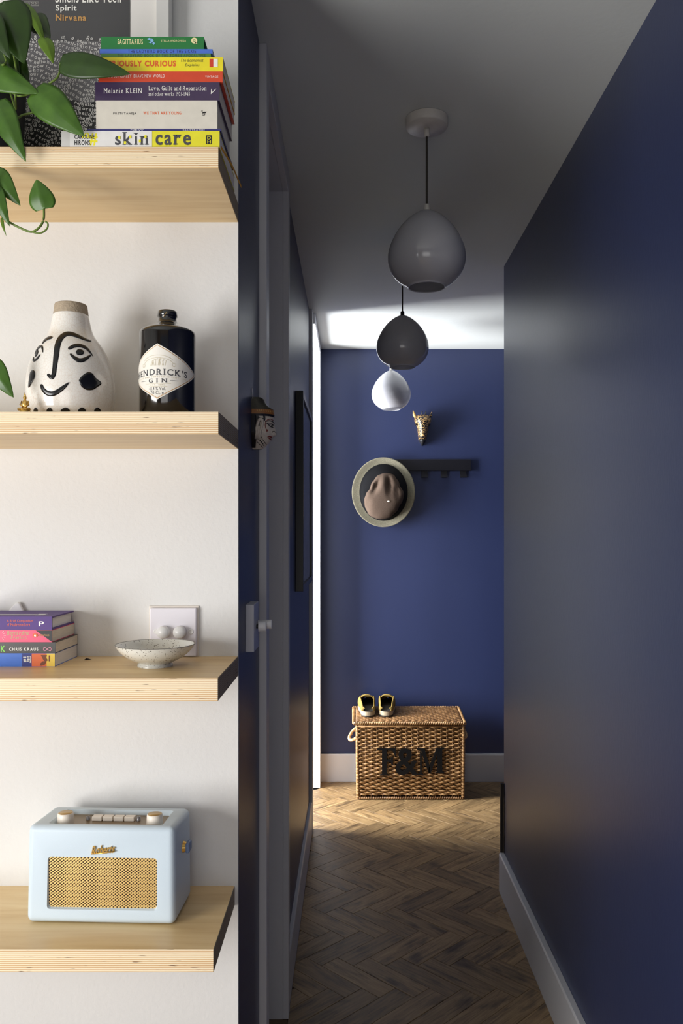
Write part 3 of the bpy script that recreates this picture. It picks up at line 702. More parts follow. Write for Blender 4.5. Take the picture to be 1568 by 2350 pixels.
leaf((-14, 392), (43, 468), 52, 'leaf_mid', 1.215, 1.205)
leaf((101, 480), (82, 410), 64, 'leaf_mid', 1.215, 1.21, cup=.3, sag=.1)
leaf((-12, 428), (19, 516), 36, 'leaf_mid', 1.205, 1.20)
leaf((4, 500), (13, 540), 8, 'leaf_lime', 1.205, 1.20)
leaf((-22, 828), (28, 911), 52, 'leaf_mid', 1.25, 1.245)
def stem(pts, r=.0016, Y0=1.23):
    pp = [P(p[0], p[1], p[2] if len(p) > 2 else Y0) for p in pts]; out = []
    for i in range(len(pp)-1):
        a, b2, c, d = pp[max(i-1, 0)], pp[i], pp[i+1], pp[min(i+2, len(pp)-1)]
        for j in range(5):
            t = j/5; out.append(.5*((2*b2)+(c-a)*t+(2*a-5*b2+4*c-d)*t*t+(3*b2-a-3*c+d)*t**3))
    out.append(pp[-1]); return finish('stem', MB().tube(out, r, 7), 'stem', plant)
stem([(30, 118), (38, 170), (35, 215), (36, 250, 1.26), (20, 200, 1.32)])
stem([(138, 145, 1.22), (137, 165), (130, 180), (116, 190), (96, 205, 1.24), (60, 215, 1.26)])
stem([(80, 208, 1.225), (60, 218), (42, 220), (30, 214, 1.27)])
stem([(28, 282, 1.225), (50, 265), (76, 258), (84, 245), (82, 225, 1.25)])
stem([(10, 125, 1.23), (14, 142), (4, 150), (-14, 146, 1.30)])
stem([(18, 508, 1.21), (44, 522, 1.21), (72, 532, 1.21), (90, 522, 1.21), (100, 504, 1.212), (101, 480, 1.215)], .0017, 1.21)
stem([(72, 532, 1.21), (92, 535, 1.21), (107, 526, 1.21), (110, 514, 1.21), (104, 508, 1.21)], .0013, 1.21)
stem([(-20, 330, 1.20), (-14, 400, 1.20), (-6, 440, 1.2), (4, 490, 1.205), (18, 508, 1.21)], .0017, 1.21)
stem([(-14, 400, 1.20), (-24, 560, 1.19), (-26, 700, 1.19), (-22, 828, 1.25)], .0014, 1.2)
stem([(-6, 150, 1.32), (-12, 220, 1.24), (-18, 280, 1.205), (-20, 330, 1.20)], .0017, 1.21)

# ================================================================== FACE VASE
YV = 1.342; sv = YV/F; vx = 163
vase = thing('face_vase', (P(vx, 0, YV).x, YV, S2), 'white crackle-glazed vase painted with a black-lined face, beside the dark bottle', 'vase')
def crackle():
    m = mat('crackle_glaze', (232, 226, 214), .14, coat=.5); nt, b = nodes(m)
    tc = new(nt, 'ShaderNodeTexCoord'); v = new(nt, 'ShaderNodeTexVoronoi', feature='DISTANCE_TO_EDGE', Scale=210.0); nt.links.new(tc.outputs['Object'], v.inputs['Vector'])
    r = ramp(nt, [(0, (226, 215, 203)), (.04, (234, 228, 218)), (.08, (238, 234, 226))]); nt.links.new(v.outputs['Distance'], r.inputs[0]); nt.links.new(r.outputs[0], b.inputs['Base Color']); return m
M['crackle'] = crackle()
zc = lambda v: EYE-(v-VY)*sv
pv = [(87, 957), (92, 950), (95, 940), (98, 920), (99.5, 900), (99, 880), (95.5, 856), (89, 834), (80, 812), (68, 792), (56, 776), (48.5, 762), (44, 745), (40.5, 728), (39, 724)]
pr_ = smooth_prof([(r*sv*.985, (VY-v)*sv+EYE-S2) for r, v in pv], 3)
base = pr_[0]
k0 = -base[1]
pr_ = [(r, h+k0*(1-min(1, h/.1)) if False else max(h, 0)) for r, h in pr_]
mb = MB(); mb.lathe(vase.location, [(1e-5, 0.0)]+pr_, 72); body = finish('body', mb, 'crackle', vase)
zt = pr_[-1][1]
mb = MB(); mb.lathe(vase.location, [(38.8*sv, zt), (37.5*sv, zt+10*sv), (36*sv, zt+22*sv), (35*sv, zt+24*sv), (33*sv, zt+23*sv), (34*sv, zt)], 48)
rim = finish('rim', mb, mat('bare_clay', (176, 160, 138), .9, noise=(160, .12), bump=(350, .8)), vase); rim['label'] = 'unglazed speckled clay rim'
def vrad(z):
    h = z-S2
    for i in range(len(pr_)-1):
        if pr_[i][1] <= h <= pr_[i+1][1] and pr_[i+1][1] > pr_[i][1]:
            t = (h-pr_[i][1])/(pr_[i+1][1]-pr_[i][1]); return pr_[i][0]+(pr_[i+1][0]-pr_[i][0])*t
    return pr_[-1][0] if h > pr_[-1][1] else pr_[0][0]
def on_vase(u, v, lift=0):
    """first hit of the sight line with the vase surface"""
    Yh = YV-.06; cx = vase.location.x
    for _ in range(14):
        q = P(u, v, Yh); r = vrad(q.z)+lift; dx = q.x-cx
        dx = max(-r*.995, min(r*.995, dx)); Yh = YV-sqrt(max(r*r-dx*dx, 1e-9))
    q = P(u, v, Yh); dx = max(-r*.995, min(r*.995, q.x-cx)); return Vector((cx+dx, Yh, q.z))
def brush(name, pts, m='black'):
    """pts: (u,v,halfwidth px) centre line; raised glaze line"""
    P3 = []
    n = len(pts)
    for i in range(n-1):
        a, b2, c, d = pts[max(i-1, 0)], pts[i], pts[i+1], pts[min(i+2, n-1)]
        for j in range(6):
            t = j/6; P3.append(tuple(.5*((2*b2[q])+(c[q]-a[q])*t+(2*a[q]-5*b2[q]+4*c[q]-d[q])*t*t+(3*b2[q]-a[q]-3*c[q]+d[q])*t**3) for q in range(3)))
    P3.append(pts[-1]); vs = []; fs = []; K = 7
    # round caps
    def ring(u, v, du, dv, hw):
        for j in range(K):
            q = -1+2*j/(K-1); x, y = u-dv*q*hw, v+du*q*hw
            vs.append(on_vase(x, y, -.0005 if abs(q) > .99 else .0012*sqrt(1-q*q*.8)))
    for i, (u, v, hw) in enumerate(P3):
        a, b2 = P3[max(i-1, 0)], P3[min(i+1, len(P3)-1)]; du, dv = b2[0]-a[0], b2[1]-a[1]; l = math.hypot(du, dv) or 1; du /= l; dv /= l
        if i == 0:
            ring(u-du*hw*.9, v-dv*hw*.9, du, dv, .1+hw*.15); ring(u-du*hw*.6, v-dv*hw*.6, du, dv, hw*.75)
        ring(u, v, du, dv, hw)
        if i == len(P3)-1:
            ring(u+du*hw*.6, v+dv*hw*.6, du, dv, hw*.75); ring(u+du*hw*.9, v+dv*hw*.9, du, dv, .1+hw*.15)
    for i in range(len(vs)//K-1):
        for j in range(K-1): fs.append((i*K+j, i*K+j+1, (i+1)*K+j+1, (i+1)*K+j))
    return finish(name, MB().add(vs, fs, 0, True), m, vase)
def blob(name, poly, m='black', k=3):
    n = len(poly); sm = []
    for i in range(n):
        a, b2, c, d = poly[i-1], poly[i], poly[(i+1) % n], poly[(i+2) % n]
        for j in range(k):
            t = j/k; sm.append(tuple(.5*((2*b2[q])+(c[q]-a[q])*t+(2*a[q]-5*b2[q]+4*c[q]-d[q])*t*t+(3*b2[q]-a[q]-3*c[q]+d[q])*t**3) for q in (0, 1)))
    cu = sum(p[0] for p in sm)/len(sm); cv = sum(p[1] for p in sm)/len(sm); vs = []; fs = []; N = len(sm)
    lv = [(1, -.0006), (.95, .0008), (.8, .0013), (.5, .0013), (.25, .0013)]
    for s_, lf in lv:
        for p in sm: vs.append(on_vase(cu+(p[0]-cu)*s_, cv+(p[1]-cv)*s_, lf))
    vs.append(on_vase(cu, cv, .0013))
    for r in range(len(lv)-1):
        for i in range(N): fs.append((r*N+i, r*N+(i+1) % N, (r+1)*N+(i+1) % N, (r+1)*N+i))
    for i in range(N): fs.append(((len(lv)-1)*N+i, (len(lv)-1)*N+(i+1) % N, len(vs)-1))
    return finish(name, MB().add(vs, fs, 0, True), m, vase)
g = lambda x, y: (40+x/6.533, 690+y/6.533)
def gl(pts): return [(*g(x, y), w_/6.533) for x, y, w_ in pts]
brush('eyebrow_and_nose', gl([(1100, 605, 14), (1020, 580, 22), (900, 530, 32), (790, 497, 38), (710, 510, 42), (640, 575, 48), (600, 680, 50), (583, 800, 48), (568, 920, 42), (556, 1020, 38), (545, 1100, 38), (515, 1150, 36), (465, 1115, 26)]))
brush('eyebrow', gl([(372, 640, 8), (410, 595, 20), (460, 565, 28), (500, 550, 27)]))
brush('mouth', gl([(362, 1275, 26), (390, 1335, 34), (450, 1385, 42), (530, 1395, 42), (610, 1360, 40), (690, 1300, 34), (745, 1250, 18), (768, 1228, 6)]))
brush('upper_eyelid', gl([(780, 712, 26), (850, 680, 32), (930, 672, 30), (1020, 702, 26), (1085, 765, 18), (1130, 825, 6)]))
brush('lower_eyelid', gl([(800, 805, 18), (850, 855, 30), (930, 895, 36), (1010, 880, 34), (1075, 835, 20), (1100, 815, 10)]))
blob('pupil', [g(872, 770), g(900, 732), g(940, 726), g(985, 742), g(1002, 775), g(980, 808), g(935, 816), g(890, 805)])
brush('upper_eyelid', gl([(262, 790, 8), (290, 735, 14), (330, 690, 20), (365, 690, 20), (378, 770, 6)]))
brush('lower_eyelid', gl([(238, 850, 8), (240, 900, 18), (290, 870, 18), (335, 810, 8)]))
blob('pupil', [g(258, 835), g(275, 770), g(305, 738), g(312, 765), g(290, 815), g(268, 842)])
blob('cheek_patch', [g(918, 1200), g(950, 1140), g(1020, 1085), g(1075, 1066), g(1130, 1090), g(1180, 1160), g(1250, 1212), g(1262, 1255), g(1205, 1295), g(1130, 1342), g(1030, 1340), g(950, 1280)])
blob('cheek_patch', [g(158, 1300), g(165, 1200), g(185, 1080), g(225, 1036), g(262, 1060), g(262, 1140), g(225, 1210), g(185, 1290)])
for x, w_ in ((270, 32), (480, 46), (717, 70), (967, 60), (1200, 50)):
    blob('painted_spot', [g(x-w_, 1660), g(x-w_*.75, 1622), g(x, 1600), g(x+w_*.75, 1622), g(x+w_, 1660), g(x, 1690)])

# small gold seated buddha
bx = P(57, 943, 1.262); bud = thing('buddha_figurine', (bx.x, 1.262, S2), 'tiny gold seated buddha figurine at the foot of the face vase', 'figurine')
k = 1.262/F*1.15
mb = MB()
def ell(c, r, mi=0, n=14, rings=9):
    vs = []; fs = []
    for i in range(rings+1):
        a = pi*i/rings
        for j in range(n):
            b2 = 2*pi*j/n; vs.append(Vector(c)+Vector((r[0]*sin(a)*cos(b2), r[1]*sin(a)*sin(b2), r[2]*cos(a))))
    for i in range(rings):
        for j in range(n): fs.append((i*n+j, i*n+(j+1) % n, (i+1)*n+(j+1) % n, (i+1)*n+j))
    return vs, fs
def E(x, y, z, rx, ry, rz): mb.add(*ell((bx.x+x*k, 1.262+y*k, S2+z*k), (rx*k, ry*k, rz*k)), 0, True)
E(0, 0, 20, 6.5, 4, 9); E(0, 0, 33, 3.6, 3.4, 4.4); E(0, 0, 38, 2.2, 2.2, 2.2); E(0, 0, 41, .8, .8, 3)
for s in (-1, 1):
    mb.tube([(bx.x+s*6*k, 1.262, S2+26*k), (bx.x+s*8.5*k, 1.262-2*k, S2+19*k), (bx.x+s*3*k, 1.262-5*k, S2+14*k)], [2*k, 1.8*k, 1.3*k], 8)
    mb.tube([(bx.x+s*3*k, 1.262, S2+11*k), (bx.x+s*11*k, 1.262-3*k, S2+10*k), (bx.x-s*2*k, 1.262-7*k, S2+9*k)], [3*k, 3*k, 2*k], 8)
finish('figure', mb, 'gold', bud)
mb = MB(); mb.lathe((bx.x, 1.262, S2), [(1e-5, 0), (11.5*k, 0), (12*k, 3*k), (10*k, 4.5*k), (11.5*k, 7*k), (1e-5, 7.5*k)], 20); finish('lotus_base', mb, 'gold', bud)

# ================================================================== BOTTLE
YG = 1.345; sg = YG/F; gx = P(384.5, 0, YG).x
bot = thing('gin_bottle', (gx, YG, S2), 'squat black apothecary bottle with cream diamond label, right of the face vase', 'bottle')
hz = lambda v: (VY-v)*sg+EYE-S2
R0 = 63.3*sg
pb = [(1e-5, .002), (R0*.94, 0), (R0, .004), (R0, hz(776)), (R0*1.005, hz(772)), (R0, hz(768)), (R0*.985, hz(764)), (R0*.93, hz(760.5)), (R0*.78, hz(756)), (R0*.58, hz(750.5)), (R0*.42, hz(745)), (R0*.345, hz(739)), (R0*.325, hz(733)), (R0*.325, hz(728.5)), (R0*.35, hz(728)), (R0*.355, hz(724)), (R0*.345, hz(716.5)), (R0*.31, hz(714.5)), (R0*.2, hz(714)), (R0*.19, hz(722)), (1e-5, hz(723))]
m = mat('black_bottle_glass', (13, 12, 13), .12, coat=1); M['bottle'] = m
finish('glass_body', MB().lathe(bot.location, pb, 72), 'bottle', bot)
def on_cyl(u, v, lift=0, R=None):
    """unrolled label: u,v pixels measured along the arc"""
    R = (R or R0)+lift; a = (u-382)*sg/R0; return Vector((gx+R*sin(a-.13), YG-R*cos(a-.13), EYE-(v-VY)*(YG-R0*.9)/F))
def diamond(sc, lift, m, name, hollow=None):
    w_, h = 101*sc, 63*sc; vc = 853.5; vs = []; fs = []; N = 28
    out = []
    for i in range(N+1):
        t = -1+2*i/N; top = h*(1-abs(t))**.93+1.2; uu = 382+t*w_
        vs += [on_cyl(uu, vc-top, lift), on_cyl(uu, vc, lift), on_cyl(uu, vc+top, lift)]
    for i in range(N): a = 3*i; fs += [(a, a+1, a+4, a+3), (a+1, a+2, a+5, a+4)]
    return finish(name, MB().add(vs, fs, 0, True), m, bot, fixn=False)
diamond(1, .0002, mat('cream_label', (235, 231, 220), .5), 'label_paper')
diamond(.955, .0004, I['gold'], 'label_border'); diamond(.93, .0006, mat('cream_label2', (236, 232, 222), .5), 'label_face')
fl = lambda u, v, w2: on_cyl(u, v, .0009)
def arc(bow): return lambda u, v, w2: on_cyl(u, v+bow*((u-382)/70)**2, .0009)
mb = MB(); put_text(mb, "HENDRICK'S", (313.5, 450.5, 862, 847), arc(3), bold=.012, serif=True, track=.02)
put_text(mb, 'GIN', (361, 404, 879, 869.5), fl, bold=.015, serif=True, track=.35)
put_text(mb, '41.4 % Vol.', (362, 400, 896.5, 889), fl); put_text(mb, '70 CL e', (366, 396, 905.5, 898.5), fl)
for s in (-1, 1):
    for u0 in range(0, 18, 3):
        a, b2 = 382+s*(28+u0), 382+s*(31+u0); vs = [fl(a, 873.6, 0), fl(b2, 873.6, 0), fl(b2, 874.4, 0), fl(a, 874.4, 0)]; mb.add(vs, [(0, 1, 2, 3)])
finish('lettering', mb, I['grey'], bot, fixn=False)
mb = MB(); put_text(mb, 'DISTILLED AND BOTTLED IN SCOTLAND', (312, 448, 867.5, 864.5), arc(3), track=.25)
put_text(mb, 'EST. 1886', (366, 398, 886, 883), fl, track=.15)
for v_, wd in ((881, 30), (887.3, 22)):
    for i in range(-5, 5): a, b2 = 382+i*wd/5, 382+(i+1)*wd/5; mb.add([fl(a, v_, 0), fl(b2, v_, 0), fl(b2, v_+.6, 0), fl(a, v_+.6, 0)], [(0, 1, 2, 3)])
# pale banner and bush drawing
def line(pts, wd=.35):
    for (a, b2), (c, d) in zip(pts[:-1], pts[1:]):
        l = math.hypot(c-a, d-b2) or 1; nx, ny = -(d-b2)/l*wd, (c-a)/l*wd
        mb.add([fl(a+nx, b2+ny, 0), fl(c+nx, d+ny, 0), fl(c-nx, d-ny, 0), fl(a-nx, b2-ny, 0)], [(0, 1, 2, 3)])
for off in (0, 6): line([(382+36*sin(a), 834+off-18*cos(a)) for a in [-1.2+i*.15 for i in range(17)]])
for s in (-1, 1): line([(382+s*(36+4*cos(a)), 838+4*sin(a)) for a in [i*.6 for i in range(11)]])
for i in range(12): line([(366+i*3, 840), (366+i*3+random.uniform(-3, 3), 826+abs(i-6)), (368+i*3, 822+abs(i-6)*1.2)])
finish('label_drawing', mb, ink('ink_label_pale', (196, 184, 150)), bot, fixn=False)
# gold fleck of lettering on the neck
mb = MB()
for i in range(6):
    q = Vector((gx-.003+i*.0009, YG-R0*.355-.0003, EYE-(727-i*1.8-VY)*(YG-.015)/F)); mb.add([q, q+Vector((.0012, 0, .0004)), q+Vector((.0008, 0, .0016))], [(0, 1, 2)])
finish('neck_mark', mb, 'gold', bot, fixn=False)

# ================================================================== BOWL
YW = 1.345; sw = YW/F; wx = P(356.5, 0, YW).x
def speck():
    m = mat('speckled_glaze', (226, 226, 218), .25, coat=.4); nt, b = nodes(m)
    tc = new(nt, 'ShaderNodeTexCoord'); v = new(nt, 'ShaderNodeTexVoronoi', Scale=260.0); nt.links.new(tc.outputs['Object'], v.inputs['Vector'])
    n = new(nt, 'ShaderNodeTexNoise', Scale=40.0, Detail=3.0); nt.links.new(tc.outputs['Object'], n.inputs['Vector'])
    md = new(nt, 'ShaderNodeMath', operation='MULTIPLY'); nt.links.new(n.outputs['Fac'], md.inputs[0]); md.inputs[1].default_value = .34
    lt = new(nt, 'ShaderNodeMath', operation='SUBTRACT'); nt.links.new(v.outputs['Distance'], lt.inputs[0]); nt.links.new(md.outputs[0], lt.inputs[1])
    r = ramp(nt, [(0, (60, 58, 52)), (.02, (170, 165, 152)), (.05, (224, 224, 216))]); nt.links.new(lt.outputs[0], r.inputs[0]); nt.links.new(r.outputs[0], b.inputs['Base Color']); return m
M['speck'] = speck()
bp = [(1e-5, .002), (.026, .0), (.0285, .0005), (.0285, .004), (.0265, .0065), (.034, .011), (.044, .017), (.053, .025), (.0595, .033), (.0635, .0405), (.0645, .0425), (.0635, .0428), (.0605, .0395), (.052, .028), (.040, .018), (.026, .0115), (1e-5, .0095)]
bw = thing('bowl', (wx, YW, S3), 'small footed cream bowl with dark speckles, in front of the wall dimmer switch', 'bowl')
bp = [(r, h*.84) for r, h in bp]
finish('bowl_body', MB().lathe(bw.location, smooth_prof(bp, 2), 64), 'speck', bw)
finish('rim_line', MB().tube([(wx+.0640*cos(a), YW+.0640*sin(a), S3+.0359) for a in [i*2*pi/64 for i in range(64)]], .0006, 6, closed=True), mat('grey_brown_rim', (112, 108, 98), .5), bw)

# ================================================================== WALL DIMMER
YS = WY
sw1 = thing('double_dimmer_switch', P(400, 1448, YS), 'white double dimmer switch on the white wall behind the speckled bowl', 'switch')
a, b2 = P(343, 1505, YS), P(457, 1390, YS)
finish('back_plate', MB().box(a.x, b2.x, YS-.003, YS, a.z, b2.z), mat('aged_white_plastic', (224, 216, 206), .5), sw1, bevel=.001)
a, b2 = P(347, 1505, YS), P(453, 1394, YS)
finish('face_plate', MB().box(a.x, b2.x, YS-.010, YS-.003, a.z+.0005, b2.z), mat('lilac_white_plastic', (228, 224, 230), .35), sw1, bevel=.002)
for u in (376.5, 414):
    q = P(u, 1450, YS-.01)
    mb = MB(); mb.lathe((q.x, YS-.0102, q.z), [(.0112, 0), (.0108, -.011), (.0098, -.0135), (1e-5, -.014)], 32, axis=1); finish('knob', mb, 'white_plastic', sw1)
for u in (358.5, 438.5):
    q = P(u, 1449.5, YS-.01)
    mb = MB(); mb.lathe((q.x, YS-.0101, q.z), [(.0048, 0), (.0044, -.0008), (.0036, -.0004), (1e-5, -.0004)], 20, axis=1); finish('screw_cap', mb, 'white_plastic', sw1)

# dimmer on blue wall
d0 = thing('single_dimmer_switch', (XL, 1.58, 1.25), 'grey single-knob dimmer switch on the navy wall edge below the mask', 'switch')
finish('face_plate', MB().box(XL, XL+.0165, 1.540, 1.617, 1.206, 1.296), mat('pale_grey_plastic', (188, 188, 196), .35), d0, bevel=.0012)
mb = MB(); mb.cyl((XL+.0165, 1.579, 1.2505), .0042, .005, 16, axis=0); finish('spindle', mb, 'black_matt', d0)
mb = MB(); mb.lathe((XL+.021, 1.579, 1.2505), [(1e-5, 0), (.0098, 0), (.0102, .001), (.0098, .0135), (.009, .0145), (1e-5, .0145)], 28, axis=0); finish('knob', mb, 'white_plastic', d0)
mb = MB(); mb.lathe((XL+.0168, 1.606, 1.2515), [(1e-5, 0), (.0088, 0), (.0088, .026), (.008, .027), (1e-5, .027)], 28, axis=0); finish('knob', mb, 'white_plastic', d0)

# ================================================================== MASK (profile seen along the wall)
YM = 1.66; km = YM/F
# outline protrusion by height, from the zoom: (px x, px y)
mk = thing('painted_mask', (XL, YM, P(0, 973, YM).z), 'small painted mask in profile, grey face with dark crown, on the navy wall', 'mask')
zo = lambda v: (560+v[0]/13.06, 880+v[1]/13.06)
pf = [(545, 1975), (640, 1900), (740, 1820), (805, 1745), (830, 1700), (838, 1650), (848, 1612), (880, 1602), (950, 1580), (980, 1540), (975, 1490), (945, 1370), (920, 1260), (905, 1180), (903, 1030), (908, 960), (900, 860), (890, 790), (830, 765), (770, 730), (700, 665), (650, 590), (610, 490), (575, 465)]
def mz(v): return EYE-((880+v/13.06)-VY)*km
def mpx(u): return ((560+u/13.06)-VX)*km-XL
rows = []
import bisect
vs_sorted = sorted([(v, u) for u, v in pf])
def prof_u(v):
    if v <= vs_sorted[0][0]: return vs_sorted[0][1]
    for (v0, u0), (v1, u1) in zip(vs_sorted[:-1], vs_sorted[1:]):
        if v0 <= v <= v1: return u0+(u1-u0)*(v-v0)/max(v1-v0, 1e-6)
    return vs_sorted[-1][1]
def mask_w(v):  # half width along the wall
    if v < 960: return .026+.004*(v-465)/500
    if v < 1500: return .030
    return .030-.022*((v-1500)/475)**1.3
def mface(v, th):
    """th 0 = nose ridge, pi/2 = camera-side rim against the wall"""
    p = max(mpx(prof_u(v)), .004); wv = mask_w(v); nose = 1600 > v > 1230
    q = p*(cos(th))**.55 if th < pi/2 else 0
    if nose:
        side = min(p, .040); q = side*(cos(th)**.55 if th < pi/2 else 0)+(p-side)*max(0, 1-th/.5)
    return Vector((XL+max(q, 0), YM-wv*sin(th), mz(v)))
NV_, NT = 96, 20; mb = MB(); grid = []
for i in range(NV_+1):
    v = 465+(1975-465)*i/NV_; grid.append(v)
def patch(name, v0, v1, t0, t1, m, nv=30, ntt=14, lift=0):
    vs = []; fs = []
    for i in range(nv+1):
        v = v0+(v1-v0)*i/nv
        for j in range(ntt+1):
            th = t0+(t1-t0)*j/ntt; s = 1
            if th < 0: s = -1
            q = mface(v, abs(th)); y = YM+(YM-q.y)*(-1 if s > 0 else 1)
            vs.append(Vector((q.x, YM-mask_w(v)*sin(th), q.z))+Vector((lift, -lift, 0)))
    k = ntt+1
    for i in range(nv):
        for j in range(ntt): fs.append((i*k+j, i*k+j+1, (i+1)*k+j+1, (i+1)*k+j))
    return finish(name, MB().add(vs, fs, 0, True), m, mk, fixn=False)
m_skin = mat('grey_clay_paint', (206, 194, 178), .35, noise=(300, .12), coat=.3); m_hair = mat('black_lacquer', (16, 15, 20), .25); m_cap = mat('dark_olive_paint', (52, 48, 34), .4, noise=(200, .3)); m_band = mat('gold_band_paint', (150, 96, 44), .35)
patch('crown', 465, 830, -pi/2, pi/2, m_cap, 22, 26, .0002)
patch('headband', 825, 965, -pi/2, pi/2, m_band, 6, 26, .0008)
patch('hair', 960, 1030, -pi/2, pi/2, m_hair, 4, 26, .0004)
patch('face', 1025, 1975, -pi/2, pi/2, m_skin, 50, 40)
# hair falling behind the ear: thick back rim against the wall
mb = MB(); vs = []; fs = []
for i in range(20):
    v = 1000+i*50; z = mz(v); h_ = .011 if v < 1700 else .011-.004*(v-1700)/250
    yy = YM-mask_w(min(v, 1970))-.0035
    vs += [(XL, yy, z), (XL+h_*.8, yy, z), (XL+h_, yy+.006, z), (XL, yy+.02, z)]
for i in range(19):
    for j in range(3): fs.append((4*i+j, 4*i+j+1, 4*i+5+j, 4*i+4+j))
finish('hair', MB().add(vs, fs), m_hair, mk, fixn=False)
def on_mask(u, v, lift=.0006):
    """camera ray hit on the camera-side flank"""
    best = None
    for i in range(60):
        th = pi/2*(i+.5)/60
        q = mface(v, th); pxu = VX+F*q.x/q.y; u_px = 560+u/13.06
        d = abs(pxu-u_px)
        if best is None or d < best[0]: best = (d, q)
    return best[1]+Vector((.0002, -lift, 0))
def mline(name, pts, r, m):
    pp = []
    for i in range(len(pts)-1):
        for j in range(5):
            t = j/5; pp.append((pts[i][0]+(pts[i+1][0]-pts[i][0])*t, pts[i][1]+(pts[i+1][1]-pts[i][1])*t))
    pp.append(pts[-1]); return finish(name, MB().tube([on_mask(u, v) for u, v in pp], r, 6), m, mk)
m_red = mat('dark_red_paint', (120, 34, 24), .4)
# black sideburn panel
mb = MB(); pp = [(330, 990), (640, 990), (640, 1110), (630, 1170), (560, 1170), (540, 1130), (480, 1110), (420, 1140), (390, 1250), (345, 1350), (320, 1600)]
vs = [on_mask(u, v, .0008) for u, v in pp]; mb.add(vs, [tuple(range(len(vs)))]); finish('sideburn', mb, m_hair, mk, fixn=False)
ec = on_mask(480, 1330, .002)
mb = MB(); 
q0 = on_mask(440, 1640); q1 = on_mask(480, 1130)
mb.tube([on_mask(u, v, .0015) for u, v in ((360, 1690), (370, 1560), (385, 1400), (410, 1230), (450, 1140), (500, 1115), (545, 1160), (550, 1250), (520, 1350), (500, 1450), (485, 1560), (455, 1650), (400, 1700))], .0032, 8)
mb.tube([on_mask(u, v, .0008) for u, v in ((400, 1700), (420, 1500), (440, 1330))], .0036, 8)
finish('ear', mb, m_skin, mk)
mline('ear_line', [(505, 1170), (465, 1240), (455, 1360), (468, 1500), (520, 1400), (548, 1260), (505, 1170)], .0007, m_hair)
mline('jaw_line', [(500, 1610), (560, 1720), (670, 1840)], .0006, m_hair); mline('jaw_line', [(400, 1780), (480, 1860), (560, 1930)], .0006, m_hair)
mline('brow', [(640, 1195), (760, 1160), (850, 1165), (905, 1210)], .0008, m_hair)
mline('eye_line', [(680, 1250), (760, 1260), (830, 1235), (885, 1270)], .0008, m_hair); mline('eye_line', [(720, 1270), (790, 1325), (880, 1345)], .0008, m_hair)
mb = MB(); mb.add(*ell(on_mask(835, 1300), (.002, .0012, .0026)), 0, True); finish('eye', mb, m_hair, mk)
mline('painted_scroll', [(880, 1130), (800, 1105), (700, 1140), (650, 1210), (635, 1320), (655, 1400), (680, 1450)], .0007, m_red)
mb = MB(); mb.add(*ell(on_mask(682, 1455), (.0024, .0010, .0024)), 0, True); finish('cheek_flower', mb, m_red, mk)
mline('nostril_line', [(840, 1500), (865, 1455), (910, 1445), (965, 1490)], .0005, m_hair)
mb = MB(); mb.tube([on_mask(u, v) for u, v in ((700, 1638), (760, 1615), (820, 1620), (840, 1650))], [.0006, .0014, .0016, .001], 6)
mb.tube([on_mask(u, v) for u, v in ((720, 1650), (775, 1680), (815, 1700))], [.0006, .0016, .0012], 6); finish('lips', mb, m_red, mk)
mb = MB()
for u, v in ((490, 1740), (520, 1785), (560, 1830), (595, 1865)): mb.add(*ell(on_mask(u, v), (.0014, .0008, .0016), n=8, rings=5), 0, True)
finish('chin_beads', mb, m_hair, mk)
mb = MB()
for i in range(8): mb.tube([on_mask(390+i*65, 850, .001), on_mask(415+i*65, 905, .001)], .0008, 5)
finish('band_dashes', mb, mat('pale_gold_paint', (206, 176, 110), .3), mk)
mb = MB(); mb.tube([(XL+.003, YM-.028, mz(530)), (XL+.0012, YM-.026, mz(200)), (XL+.001, YM-.020, mz(210)), (XL+.003, YM-.01, mz(530))], .0007, 6); finish('hanging_wire', mb, mat('pale_wire', (200, 196, 205), .3), mk)

# ================================================================== PICTURE ON LEFT HALL WALL
pf_ = thing('framed_picture', (XL, 3.2, 1.222), 'tall black-framed glazed picture hanging on the left hall wall beyond the doorway', 'picture')
x1_ = XL+.028; ya, yb = 2.93, 3.60; za_, zb_ = 1.222, 1.945
mb = MB(); mb.box(XL, x1_, ya, ya+.022, za_, zb_); mb.box(XL, x1_, yb-.022, yb, za_, zb_); mb.box(XL, x1_, ya+.022, yb-.022, zb_-.022, zb_); mb.box(XL, x1_, ya+.022, yb-.022, za_, za_+.022)
finish('frame', mb, mat('black_frame', (8, 8, 10), .35), pf_, bevel=.001)
finish('picture_sheet', MB().box(XL+.001, XL+.018, ya+.022, yb-.022, za_+.022, zb_-.022), mat('dim_blue_print', (46, 58, 92), .5, noise=(8, .2)), pf_)
gm = bpy.data.materials.new('picture_glass'); gm.use_nodes = True; nt = gm.node_tree; nt.nodes.clear()
out = new(nt, 'ShaderNodeOutputMaterial'); g1 = new(nt, 'ShaderNodeBsdfGlossy', Roughness=.08); g2 = new(nt, 'ShaderNodeBsdfTransparent'); mx = new(nt, 'ShaderNodeMixShader'); fr_ = new(nt, 'ShaderNodeFresnel', IOR=1.45)
nt.links.new(fr_.outputs[0], mx.inputs[0]); nt.links.new(g2.outputs[0], mx.inputs[1]); nt.links.new(g1.outputs[0], mx.inputs[2]); nt.links.new(mx.outputs[0], out.inputs[0])
finish('glass', MB().box(XL+.021, XL+.023, ya+.022, yb-.022, za_+.022, zb_-.022), gm, pf_)

